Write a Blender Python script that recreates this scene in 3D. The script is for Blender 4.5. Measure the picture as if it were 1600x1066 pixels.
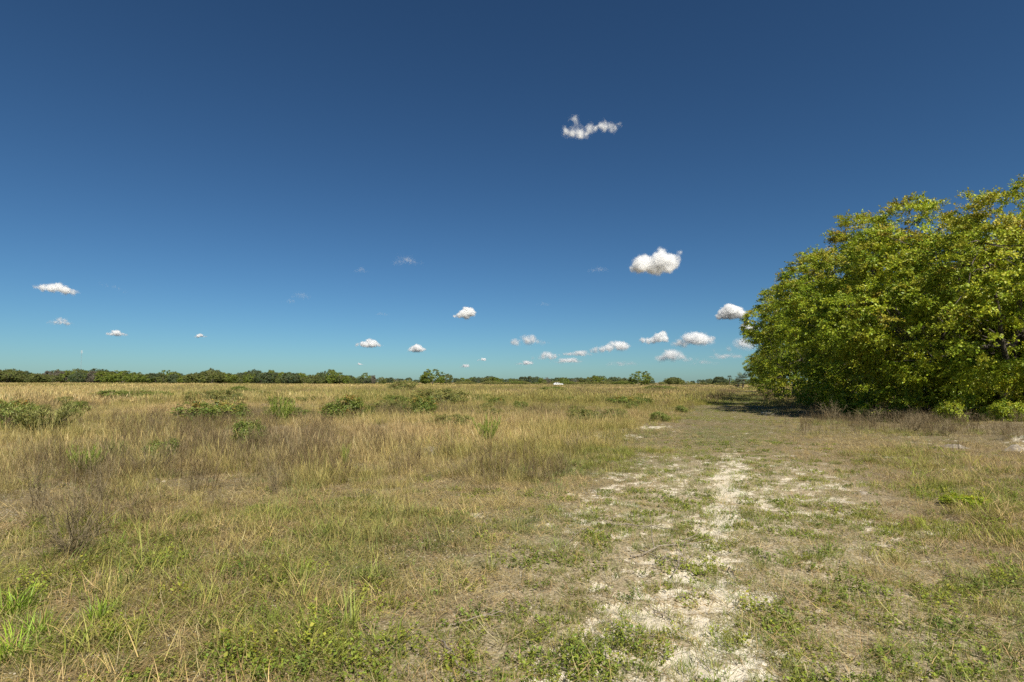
import bpy, bmesh, math
import numpy as np
from mathutils import Matrix, Vector

R = math.radians
rng = np.random.default_rng(7)
sc = bpy.context.scene
for o in list(bpy.data.objects):
    bpy.data.objects.remove(o)
COL = sc.collection

# ------------------------------------------------------------------ camera, light, sky
W, H, FPX = 1600.0, 1066.0, 889.0
EYE = 1.62
PITCH, ROLL = 4.12, 0.20
cam_d = bpy.data.cameras.new('camera')
cam_d.sensor_width = 36.0
cam_d.lens = 36.0 * FPX / W
cam_d.clip_start = 0.05
cam_d.clip_end = 120000
cam = bpy.data.objects.new('camera', cam_d)
COL.objects.link(cam)
CAM_M = Matrix.Translation((0, 0, EYE)) @ Matrix.Rotation(R(90 + PITCH), 4, 'X') @ Matrix.Rotation(R(ROLL), 4, 'Z')
cam.matrix_world = CAM_M
sc.camera = cam

SUN_EL, SUN_AZ = 49.0, 156.0          # azimuth clockwise from the view direction (+Y)
SUN_DIR = Vector((math.sin(R(SUN_AZ)) * math.cos(R(SUN_EL)), math.cos(R(SUN_AZ)) * math.cos(R(SUN_EL)), math.sin(R(SUN_EL))))
sun_d = bpy.data.lights.new('sun', 'SUN')
sun_d.energy = 5.0
sun_d.angle = R(0.53)
sun_d.color = (1.0, 0.94, 0.82)
sun = bpy.data.objects.new('sun', sun_d)
COL.objects.link(sun)
sun.location = (0, 0, 60)
sun.rotation_euler = SUN_DIR.to_track_quat('Z', 'Y').to_euler()

world = bpy.data.worlds.new('World')
sc.world = world
world.use_nodes = True
nt = world.node_tree
nt.nodes.clear()
sky = nt.nodes.new('ShaderNodeTexSky')
sky.sky_type = 'NISHITA'
sky.sun_disc = False
sky.sun_elevation = R(SUN_EL)
sky.sun_rotation = R(SUN_AZ)
sky.altitude = 1500
sky.air_density = 1.0
sky.dust_density = 1.35
sky.ozone_density = 4.0
gam = nt.nodes.new('ShaderNodeGamma')
gam.inputs[1].default_value = 1.2     # deep, polarised blue
bg = nt.nodes.new('ShaderNodeBackground')
bg.inputs[1].default_value = 0.05
wo = nt.nodes.new('ShaderNodeOutputWorld')
nt.links.new(sky.outputs[0], gam.inputs[0])
tone = nt.nodes.new('ShaderNodeMix')
tone.data_type = 'RGBA'
tone.blend_type = 'MULTIPLY'
tone.inputs[0].default_value = 1.0
tone.inputs[7].default_value = (0.452, 0.645, 0.690, 1)
nt.links.new(gam.outputs[0], tone.inputs[6])
nt.links.new(tone.outputs[2], bg.inputs[0])
nt.links.new(bg.outputs[0], wo.inputs[0])

sc.view_settings.view_transform = 'Standard'
sc.view_settings.look = 'None'
sc.view_settings.exposure = 0.62
sc.view_settings.gamma = 1.0
cy = sc.cycles
cy.max_bounces = 8
cy.diffuse_bounces = 4
cy.glossy_bounces = 1
cy.transmission_bounces = 4
cy.transparent_max_bounces = 4
cy.volume_bounces = 16
cy.volume_step_rate = 0.6
cy.use_denoising = False
cy.sample_clamp_indirect = 6.0

# ------------------------------------------------------------------ helpers
A3 = np.array(CAM_M)


def px_dir(u, v):
    d = CAM_M.to_3x3() @ Vector(((u - W / 2) / FPX, -(v - H / 2) / FPX, -1.0))
    return d.normalized()


def px_ground(u, v, z=0.0):
    """Point of the ground (mean height z) that the photograph shows at pixel (u, v)."""
    d = px_dir(u, v)
    t = (z - EYE) / d.z
    return Vector((d.x * t, d.y * t, z))


def px_at(u, v, dist):
    """Point seen at pixel (u, v), at horizontal distance dist along +Y."""
    d = px_dir(u, v)
    return Vector((0, 0, EYE)) + d * (dist / d.y)


RI = np.array(CAM_M.to_3x3().inverted())


def to_px(x, y, z=0.0):
    p = np.stack([x, y, np.zeros_like(x) + z - EYE], -1) @ RI.T
    w = np.maximum(-p[..., 2], 1e-3)
    return W / 2 + FPX * p[..., 0] / w, H / 2 - FPX * p[..., 1] / w


def _hash(i, j, s):
    h = (i.astype(np.int64) * 374761393 + j.astype(np.int64) * 668265263 + s * 2147483647 + 1013904223) & 0xFFFFFFFF
    h = ((h ^ (h >> 13)) * 1274126177) & 0xFFFFFFFF
    h = ((h ^ (h >> 15)) * 2246822519) & 0xFFFFFFFF
    return ((h ^ (h >> 16)) & 0xFFFFFF) / float(0xFFFFFF)


def vnoise(x, y, s=0):
    xi, yi = np.floor(x), np.floor(y)
    fx, fy = x - xi, y - yi
    fx = fx * fx * (3 - 2 * fx)
    fy = fy * fy * (3 - 2 * fy)
    a, b = _hash(xi, yi, s), _hash(xi + 1, yi, s)
    c, d = _hash(xi, yi + 1, s), _hash(xi + 1, yi + 1, s)
    return (a * (1 - fx) + b * fx) * (1 - fy) + (c * (1 - fx) + d * fx) * fy


def fbm(x, y, scale, s=0, octv=4):
    t, a, n = 0.0, 0.5, 0.0
    f = 1.0 / scale
    for k in range(octv):
        t = t + a * vnoise(x * f + 17.3 * k, y * f - 9.1 * k, s + k)
        n += a
        a *= 0.55
        f *= 2.03
    return t / n


def sst(a, b, x):
    t = np.clip((x - a) / (b - a), 0, 1)
    return t * t * (3 - 2 * t)


def blob(u, v, cu, cv, ru, rv):
    return np.exp(-(((u - cu) / ru) ** 2 + ((v - cv) / rv) ** 2))


def blobs(u, v, lst):
    t = 0.0
    for q in lst:
        t = np.maximum(t, q[4] * blob(u, v, *q[:4]))
    return t


def height(x, y):
    r = np.hypot(x, y)
    z = 0.22 * (fbm(x, y, 14, 3, 3) - 0.5) * sst(4, 25, r) + 0.12 * (fbm(x, y, 3.2, 5, 2) - 0.5) * sst(1, 8, r)
    z = z + 0.035 * (fbm(x, y, 0.7, 9, 2) - 0.5)
    z = z + 1.2 * (fbm(x, y, 160, 12, 2) - 0.5) * sst(80, 400, r) * 0.35
    s = x - (-0.34 + 0.41 * y)
    z = z + 0.45 * sst(6.0, 10.0, s) * sst(5, 14, y) * (1 - sst(26, 45, y)) * fbm(x, y, 2.5, 31, 3) * 1.2
    return z


def zat(p):
    return float(height(np.array([p[0]]), np.array([p[1]]))[0])


def new_mesh(name, V, F, mats=(), attrs=None, midx=None, smooth=False):
    """V (n,3); F (m,k) array of equal-sized faces, or a list of such arrays."""
    me = bpy.data.meshes.new(name)
    Fs = F if isinstance(F, list) else [F]
    Fs = [f for f in Fs if len(f)]
    me.vertices.add(len(V))
    me.vertices.foreach_set('co', np.asarray(V, np.float32).ravel())
    loops = np.concatenate([f.ravel() for f in Fs]) if Fs else np.zeros(0, int)
    tot = np.concatenate([np.full(len(f), f.shape[1]) for f in Fs]) if Fs else np.zeros(0, int)
    me.loops.add(len(loops))
    me.loops.foreach_set('vertex_index', loops.astype(np.int32))
    me.polygons.add(len(tot))
    st = np.concatenate([[0], np.cumsum(tot)[:-1]]) if len(tot) else tot
    me.polygons.foreach_set('loop_start', st.astype(np.int32))
    if midx is not None:
        me.polygons.foreach_set('material_index', np.asarray(midx, np.int32))
    if smooth:
        me.polygons.foreach_set('use_smooth', np.ones(len(tot), bool))
    for m in mats:
        me.materials.append(m)
    for k, (typ, arr) in (attrs or {}).items():
        a = me.attributes.new(k, typ, 'POINT')
        f = {'FLOAT_COLOR': 'color', 'FLOAT_VECTOR': 'vector'}.get(typ, 'value')
        a.data.foreach_set(f, np.asarray(arr, np.int32 if typ == 'INT' else np.float32).ravel())
    me.update(calc_edges=True)
    return me


def link(name, data, parent=None, loc=None):
    o = bpy.data.objects.new(name, data)
    COL.objects.link(o)
    if parent is not None:
        o.parent = parent
    if loc is not None:
        o.location = loc
    return o


def tag(o, label=None, cat=None, group=None, kind=None):
    if label: o['label'] = label
    if cat: o['category'] = cat
    if group: o['group'] = group
    if kind: o['kind'] = kind
    return o


def thing(name, label, cat, loc, rz=0.0, scale=1.0, group=None):
    o = link(name, None, None, loc)
    o.rotation_euler = (0, 0, rz)
    o.scale = (scale, scale, scale) if not hasattr(scale, '__len__') else scale
    return tag(o, label, cat, group)


def dup(root, loc, rz, scale, label=None, group=None):
    r = root.copy()
    COL.objects.link(r)
    r.location = loc
    r.rotation_euler = (0, 0, rz)
    r.scale = (scale, scale, scale) if not hasattr(scale, '__len__') else scale
    if label: r['label'] = label
    if group: r['group'] = group
    for ch in KIDS[root.name]:
        c = ch.copy()
        COL.objects.link(c)
        c.parent = r
    return r


KIDS = {}


class Geo:
    """Collects quads with a colour per vertex."""
    def __init__(self):
        self.V, self.F, self.C, self.n = [], [], [], 0

    def add(self, V, F, C):
        V = np.asarray(V, float).reshape(-1, 3)
        C = np.asarray(C, float)
        if C.ndim == 1:
            C = np.tile(C, (len(V), 1))
        self.V.append(V)
        self.C.append(C[:, :3])
        self.F.append(np.asarray(F, int) + self.n)
        self.n += len(V)

    def arrays(self):
        V = np.concatenate(self.V)
        C = np.concatenate(self.C)
        return V, np.concatenate(self.F), np.concatenate([C, np.ones((len(C), 1))], 1)

    def mesh(self, name, mats, smooth=False):
        V, F, C = self.arrays()
        return new_mesh(name, V, F, mats, {'tone': ('FLOAT_COLOR', C)}, smooth=smooth)


def blades(g, rg, bx, by, h, w, az, lean, curl, col, segs=3, z0=None, seed_head=False, twist=0.5):
    """Curved tapering blades: one strip of quads each."""
    n = len(bx)
    t = np.linspace(0, 1, segs + 1)
    th = lean[:, None] + curl[:, None] * t[None]
    st = (h / segs)[:, None]
    dx = np.sin(th) * st
    dz = np.cos(th) * st
    rad = np.concatenate([np.zeros((n, 1)), np.cumsum(dx[:, :-1], 1)], 1)
    zz = np.concatenate([np.zeros((n, 1)), np.cumsum(dz[:, :-1], 1)], 1)
    if z0 is not None:
        zz = zz + z0[:, None]
    zz = np.maximum(zz, 0.004 if z0 is None else -0.02)
    X = bx[:, None] + rad * np.cos(az)[:, None]
    Y = by[:, None] + rad * np.sin(az)[:, None]
    if seed_head:
        prof = np.where(t > 0.68, 1.6 * np.sin(np.pi * np.clip((t - 0.62) / 0.42, 0, 1)) + 0.3, 0.45)
    else:
        prof = (1 - t ** 1.8) * 0.92 + 0.08
    wa = az + np.pi / 2 + rg.uniform(-twist, twist, n)
    ww = 0.5 * w[:, None] * prof[None]
    V = np.empty((n, segs + 1, 2, 3))
    for k, sg in enumerate((-1, 1)):
        V[:, :, k, 0] = X + sg * ww * np.cos(wa)[:, None]
        V[:, :, k, 1] = Y + sg * ww * np.sin(wa)[:, None]
        V[:, :, k, 2] = zz
    b = (np.arange(n) * (segs + 1) * 2)[:, None] + (np.arange(segs) * 2)[None]
    F = np.stack([b, b + 1, b + 3, b + 2], -1).reshape(-1, 4)
    C = np.repeat(col, (segs + 1) * 2, 0)
    g.add(V.reshape(-1, 3), F, C)


def leaves(g, P, D, N, L, Wd, C):
    """One folded rhombic leaf (quad) per row."""
    D = D / np.linalg.norm(D, axis=1, keepdims=True)
    S = np.cross(D, N)
    S /= np.maximum(np.linalg.norm(S, axis=1, keepdims=True), 1e-6)
    Nn = np.cross(S, D)
    L, Wd = np.asarray(L)[:, None], np.asarray(Wd)[:, None]
    mid = P + D * L * 0.45 + Nn * Wd * 0.18
    V = np.stack([P, mid + S * Wd * 0.5, P + D * L, mid - S * Wd * 0.5], 1)
    n = len(P)
    F = (np.arange(n) * 4)[:, None] + np.arange(4)[None]
    g.add(V.reshape(-1, 3), F, np.repeat(C, 4, 0))


def tube(g, pts, rad, col, sides=5):
    pts = np.asarray(pts, float)
    n = len(pts)
    T = np.gradient(pts, axis=0)
    T /= np.maximum(np.linalg.norm(T, axis=1, keepdims=True), 1e-9)
    ref = np.array([0.31, 0.95, 0.05])
    A = np.cross(T, ref)
    A /= np.maximum(np.linalg.norm(A, axis=1, keepdims=True), 1e-9)
    B = np.cross(T, A)
    a = np.arange(sides) * 2 * np.pi / sides
    V = pts[:, None] + np.asarray(rad)[:, None, None] * (np.cos(a)[None, :, None] * A[:, None] + np.sin(a)[None, :, None] * B[:, None])
    i = np.arange(n - 1)[:, None] * sides
    k = np.arange(sides)[None]
    k2 = (k + 1) % sides
    F = np.stack([i + k, i + k2, i + sides + k2, i + sides + k], -1).reshape(-1, 4)
    g.add(V.reshape(-1, 3), F, col)


def wander(rg, a, b, n, amp):
    t = np.linspace(0, 1, n)[:, None]
    p = np.asarray(a)[None] * (1 - t) + np.asarray(b)[None] * t
    return p + rg.normal(0, amp, (n, 3)) * np.sin(np.pi * t)


# ------------------------------------------------------------------ materials
def mat_base(name):
    m = bpy.data.materials.new(name)
    m.use_nodes = True
    n = m.node_tree
    n.nodes.clear()
    out = n.nodes.new('ShaderNodeOutputMaterial')
    return m, n, out


def nd(n, typ, **kw):
    x = n.nodes.new(typ)
    for k, v in kw.items():
        setattr(x, k, v)
    return x


def plant_mat(name, transl=0.3, tint=False, rough=0.6, spec=0.25):
    """Leaf and blade material: vertex tone (times the tuft's own tint), some light passing through."""
    m, n, out = mat_base(name)
    a = nd(n, 'ShaderNodeAttribute', attribute_name='tone')
    col = a.outputs['Color']
    if tint:
        b = nd(n, 'ShaderNodeAttribute', attribute_name='tint', attribute_type='INSTANCER')
        mx = nd(n, 'ShaderNodeMix', data_type='RGBA', blend_type='MULTIPLY')
        mx.inputs[0].default_value = 1.0
        n.links.new(col, mx.inputs[6])
        n.links.new(b.outputs['Color'], mx.inputs[7])
        col = mx.outputs[2]
    p = nd(n, 'ShaderNodeBsdfPrincipled')
    p.inputs['Roughness'].default_value = rough
    p.inputs['Specular IOR Level'].default_value = spec
    n.links.new(col, p.inputs['Base Color'])
    t = nd(n, 'ShaderNodeBsdfTranslucent')
    n.links.new(col, t.inputs[0])
    ms = nd(n, 'ShaderNodeMixShader')
    ms.inputs[0].default_value = transl
    n.links.new(p.outputs[0], ms.inputs[1])
    n.links.new(t.outputs[0], ms.inputs[2])
    n.links.new(ms.outputs[0], out.inputs[0])
    return m


def bark_mat(name, c1, c2, scale=9.0):
    m, n, out = mat_base(name)
    tc = nd(n, 'ShaderNodeTexCoord')
    no = nd(n, 'ShaderNodeTexNoise')
    no.inputs['Scale'].default_value = scale
    no.inputs['Detail'].default_value = 6
    n.links.new(tc.outputs['Object'], no.inputs['Vector'])
    r = nd(n, 'ShaderNodeValToRGB')
    r.color_ramp.elements[0].position = 0.35
    r.color_ramp.elements[0].color = (*c1, 1)
    r.color_ramp.elements[1].position = 0.7
    r.color_ramp.elements[1].color = (*c2, 1)
    n.links.new(no.outputs[0], r.inputs[0])
    p = nd(n, 'ShaderNodeBsdfPrincipled')
    p.inputs['Roughness'].default_value = 0.85
    bp = nd(n, 'ShaderNodeBump')
    bp.inputs['Strength'].default_value = 0.5
    n.links.new(no.outputs[0], bp.inputs['Height'])
    n.links.new(bp.outputs[0], p.inputs['Normal'])
    n.links.new(r.outputs[0], p.inputs['Base Color'])
    n.links.new(p.outputs[0], out.inputs[0])
    return m


def plain_mat(name, c, rough=0.5, metal=0.0):
    m, n, out = mat_base(name)
    p = nd(n, 'ShaderNodeBsdfPrincipled')
    tc = nd(n, 'ShaderNodeTexCoord')
    no = nd(n, 'ShaderNodeTexNoise')
    no.inputs['Scale'].default_value = 3
    n.links.new(tc.outputs['Object'], no.inputs['Vector'])
    mx = nd(n, 'ShaderNodeMix', data_type='RGBA')
    n.links.new(no.outputs[0], mx.inputs[0])
    mx.inputs[6].default_value = (*[q * 0.88 for q in c], 1)
    mx.inputs[7].default_value = (*c, 1)
    n.links.new(mx.outputs[2], p.inputs['Base Color'])
    p.inputs['Roughness'].default_value = rough
    p.inputs['Metallic'].default_value = metal
    n.links.new(p.outputs[0], out.inputs[0])
    return m


M_GRASS = plant_mat('grass_blade', 0.30, tint=True)
M_LEAF = plant_mat('leaf', 0.28, rough=0.5, spec=0.35)
M_DRY = plant_mat('dry_stem', 0.08, rough=0.8, spec=0.1)
M_BARK = bark_mat('bark', (0.05, 0.04, 0.03), (0.16, 0.13, 0.10))
M_DEADWOOD = bark_mat('dead_wood', (0.13, 0.100, 0.052), (0.29, 0.230, 0.125))
M_GREYWOOD = bark_mat('weathered_wood', (0.15, 0.12, 0.09), (0.34, 0.29, 0.22), 25)

# ------------------------------------------------------------------ where things grow
EDGE_U = np.array([-900, -200, 0, 150, 300, 500, 700, 850, 960, 1040, 1080, 1110, 1130, 1150])
EDGE_V = np.array([800, 790, 785, 775, 752, 752, 765, 742, 700, 664, 648, 630, 616, 607])


def fields(x, y):
    """Masks of the ground cover at ground points, read off the photograph's layout."""
    u, v = to_px(x, y)
    s = x - (-0.34 + 0.41 * y)
    n1 = fbm(x, y, 1.6, 40, 3)
    n2 = fbm(x, y, 6.0, 44, 3)
    n3 = fbm(x, y, 0.45, 48, 3)
    nf = fbm(x, y * 0.6, 26.0, 52, 4)
    ev = np.interp(u, EDGE_U, EDGE_V)
    dist = np.hypot(x, y)
    soft = 15 + 130.0 / np.maximum(dist, 3)
    tall = sst(-1.0, 1.0, (ev - v) / soft + (n1 - 0.5) * 4.5)
    tall = tall * np.where(y > 200, 1, sst(-1.6, -3.4, s + (n1 - 0.5) * 2.5))
    # straw beds right of the track
    straw = blobs(u, v, [(1300, 690, 130, 32, 1.0), (1215, 665, 60, 18, .8), (1360, 915, 90, 75, .75), (1200, 650, 60, 8, .6), (1500, 725, 110, 26, .55), (1250, 640, 90, 7, .7),
                         (560, 800, 220, 40, .45), (350, 830, 170, 60, .55), (700, 700, 200, 40, .4), (300, 960, 140, 60, .4), (1200, 615, 60, 6, .5)])
    brown = blobs(u, v, [(420, 698, 190, 32, 1.0), (110, 745, 170, 36, .75), (90, 815, 110, 50, .6), (245, 735, 120, 25, .6), (880, 651, 110, 12, .5), (1400, 664, 150, 12, .7),
                         (1560, 682, 110, 18, .6), (700, 745, 120, 16, .35), (430, 752, 45, 26, .8), (300, 662, 90, 8, .4), (1050, 605, 140, 4, .6), (900, 603, 120, 4, .5), (30, 640, 90, 14, .35), (1270, 640, 60, 12, .6)])
    green = blobs(u, v, [(20, 960, 90, 110, 1.0), (190, 885, 130, 32, .8), (570, 885, 150, 50, .7), (820, 850, 130, 50, .75), (640, 800, 200, 30, .45), (430, 1010, 330, 60, .85),
                         (900, 1010, 190, 90, .95), (1130, 628, 70, 8, 1.0), (1100, 648, 120, 14, .9), (1140, 685, 80, 26, .8), (1420, 720, 110, 16, .6), (1000, 720, 140, 36, .55), (1120, 760, 130, 70, .6), (1290, 830, 210, 60, .55),
                         (1510, 775, 110, 26, .9), (1540, 915, 110, 30, .8), (1180, 960, 180, 110, .45), (960, 682, 100, 8, .5), (880, 630, 110, 8, .5), (140, 735, 50, 22, .7),
                         (600, 622, 190, 8, .55), (430, 615, 200, 6, .45), (1400, 700, 120, 14, .5), (1450, 1010, 150, 60, .45)])
    # bare pale sand along the wheel ruts
    sand = 0.98 * np.exp(-(s / 0.36) ** 2) * sst(17, 9, y) * (0.75 + 0.35 * sst(4, 9, y))
    sand = np.maximum(sand, 0.74 * np.exp(-((s + 0.25) / 0.80) ** 4) * sst(7.6, 4.5, y))
    sand = np.maximum(sand, 0.56 * np.exp(-((s - 1.75) / 0.55) ** 2) * sst(4.5, 6, y) * sst(13, 9, y))
    sand = np.maximum(sand, 0.56 * np.exp(-((s + 1.75) / 0.55) ** 2) * sst(5, 7, y) * sst(15, 10, y))
    sand = np.maximum(sand, 0.50 * np.exp(-((s - .1) / 2.2) ** 4) * sst(17, 10, y) * sst(3.5, 7.0, y))
    sand = np.maximum(sand, blobs(u, v, [(1150, 730, 40, 32, .82), (1010, 668, 46, 6, .72), (965, 683, 50, 5, .6), (940, 775, 60, 16, .6), (1200, 643, 20, 4, .55), (675, 702, 24, 6, .9),
                                         (750, 806, 40, 8, .5), (1590, 697, 34, 10, .55), (1480, 690, 50, 10, .34), (1120, 1010, 70, 60, .72), (965, 905, 50, 30, .66), (1100, 900, 70, 40, .62), (1440, 830, 70, 10, .5),
                                         (1310, 775, 80, 18, .5), (120, 745, 60, 5, .4), (230, 750, 50, 5, .45), (830, 945, 30, 14, .5)]))
    n5 = fbm(x, y, 0.11, 61, 3)
    sv = sand + (n3 - 0.5) * 0.55 + (n5 - 0.5) * 1.6 + (n1 - 0.5) * 0.4
    sand_m = sst(0.40, 1.0, sv)
    track = np.exp(-((s - 0.2) / 2.2) ** 4) * (y > 0)
    return dict(u=u, v=v, s=s, n1=n1, n2=n2, n3=n3, nf=nf, tall=tall, straw=straw, brown=brown, green=green, sand=sand_m, track=track, dist=dist)


# ------------------------------------------------------------------ ground
def build_ground():
    rad = np.concatenate([[0.02], np.geomspace(0.5, 2.2, 18), np.geomspace(2.25, 16, 330), np.geomspace(16.2, 120, 150), np.geomspace(123, 9000, 90)])
    a_in = np.radians(np.linspace(-52, 52, 620))
    a_out = np.radians(np.linspace(52, 308, 90)[1:-1])
    ang = np.concatenate([a_in, a_out])
    nr, na = len(rad), len(ang)
    Rr, Aa = np.meshgrid(rad, ang, indexing='ij')
    x, y = Rr * np.sin(Aa), Rr * np.cos(Aa)
    x, y = x.ravel(), y.ravel()
    f = fields(x, y)
    z = height(x, y) - 0.02 * f['sand'] + 0.02 * (f['n3'] - 0.5)
    z = z * (1 - sst(700, 1500, f['dist']))
    infront = (y > 0.2)
    sand = np.where(infront, f['sand'], 0)
    i = np.arange(nr - 1)[:, None] * na
    k = np.arange(na)[None]
    k2 = (k + 1) % na
    F = np.stack([i + k, i + na + k, i + na + k2, i + k2], -1).reshape(-1, 4)
    gr = np.where(infront, np.clip(f['green'] * 0.8 + (f['n2'] - 0.5) * 0.8 + .2, 0, 1), 0.3)
    dk = np.where(infront, f['brown'], 0)
    far = f['tall']
    m, n, out = mat_base('field_soil')
    tc = nd(n, 'ShaderNodeTexCoord')

    def noise(scale, detail=6, rough=0.6):
        q = nd(n, 'ShaderNodeTexNoise')
        q.inputs['Scale'].default_value = scale
        q.inputs['Detail'].default_value = detail
        q.inputs['Roughness'].default_value = rough
        n.links.new(tc.outputs['Object'], q.inputs['Vector'])
        return q.outputs[0]

    def mix(fac, a, b):
        q = nd(n, 'ShaderNodeMix', data_type='RGBA')
        for sck, val in ((q.inputs[0], fac), (q.inputs[6], a), (q.inputs[7], b)):
            if isinstance(val, tuple):
                sck.default_value = (*val, 1)
            elif isinstance(val, float):
                sck.default_value = val
            else:
                n.links.new(val, sck)
        return q.outputs[2]

    def ramp(x, a, b):
        q = nd(n, 'ShaderNodeMapRange', interpolation_type='SMOOTHSTEP')
        q.inputs[1].default_value = a
        q.inputs[2].default_value = b
        n.links.new(x, q.inputs[0])
        return q.outputs[0]

    def att(nm):
        return nd(n, 'ShaderNodeAttribute', attribute_name=nm).outputs['Fac']

    fine, mid, big, grit = noise(38), noise(7), noise(0.9, 5), noise(190, 3)
    soil = mix(ramp(fine, .35, .68), (0.070, 0.050, 0.028), (0.225, 0.165, 0.090))
    soil = mix(ramp(mid, .48, .72), soil, (0.26, 0.195, 0.105))
    g = mix(ramp(fine, .35, .65), (0.05, 0.065, 0.018), (0.15, 0.15, 0.05))
    gm = nd(n, 'ShaderNodeMath', operation='MULTIPLY')
    n.links.new(att('green'), gm.inputs[0])
    n.links.new(ramp(mid, .35, .62), gm.inputs[1])
    c = mix(gm.outputs[0], soil, g)
    tm = nd(n, 'ShaderNodeMath', operation='MULTIPLY')
    n.links.new(att('track'), tm.inputs[0])
    n.links.new(ramp(fine, .30, .60), tm.inputs[1])
    c = mix(tm.outputs[0], c, (0.40, 0.335, 0.225))
    sandc = mix(ramp(big, .35, .7), (0.60, 0.54, 0.43), (0.76, 0.71, 0.60))
    sandc = mix(ramp(grit, .30, .62), (0.40, 0.33, 0.23), sandc)
    ad = nd(n, 'ShaderNodeMath', operation='ADD')
    n.links.new(att('sand'), ad.inputs[0])
    sb = nd(n, 'ShaderNodeMath', operation='SUBTRACT')
    n.links.new(noise(42, 4, .7), sb.inputs[0])
    sb.inputs[1].default_value = 0.5
    sg = nd(n, 'ShaderNodeMath', operation='MULTIPLY_ADD')
    n.links.new(sb.outputs[0], sg.inputs[0])
    sg.inputs[1].default_value = 3.4
    sh = nd(n, 'ShaderNodeMath', operation='SUBTRACT')
    n.links.new(grit, sh.inputs[0])
    sh.inputs[1].default_value = 0.5
    n.links.new(sh.outputs[0], sg.inputs[2])
    n.links.new(sg.outputs[0], ad.inputs[1])
    c = mix(ramp(ad.outputs[0], .33, .53), c, sandc)
    p = nd(n, 'ShaderNodeBsdfPrincipled')
    p.inputs['Roughness'].default_value = 0.95
    p.inputs['Specular IOR Level'].default_value = 0.1
    n.links.new(c, p.inputs['Base Color'])
    bp = nd(n, 'ShaderNodeBump')
    bp.inputs['Strength'].default_value = 0.7
    bp.inputs['Distance'].default_value = 0.02
    n.links.new(fine, bp.inputs['Height'])
    n.links.new(bp.outputs[0], p.inputs['Normal'])
    n.links.new(p.outputs[0], out.inputs[0])
    me = new_mesh('ground', np.stack([x, y, z], -1), F, [m], {'sand': ('FLOAT', sand), 'green': ('FLOAT', gr), 'dark': ('FLOAT', dk), 'track': ('FLOAT', np.where(infront, f['track'] * .85 * sst(16, 8, y), 0))}, smooth=True)
    o = link('ground', me)
    tag(o, 'dry field of sandy soil with bare pale wheel ruts', 'ground', kind='structure')
    return o


build_ground()


# ------------------------------------------------------------------ scattered ground cover (stuff)
def scatter(rg, r0, r1, dens, half=None):
    half = half or (68.0 if r1 <= 16 else 54.0)
    area = R(half) * (r1 * r1 - r0 * r0)
    n = int(area * dens)
    r = np.sqrt(rg.uniform(r0 * r0, r1 * r1, n))
    a = np.radians(rg.uniform(-half, half, n))
    return r * np.sin(a), r * np.cos(a)


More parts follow.
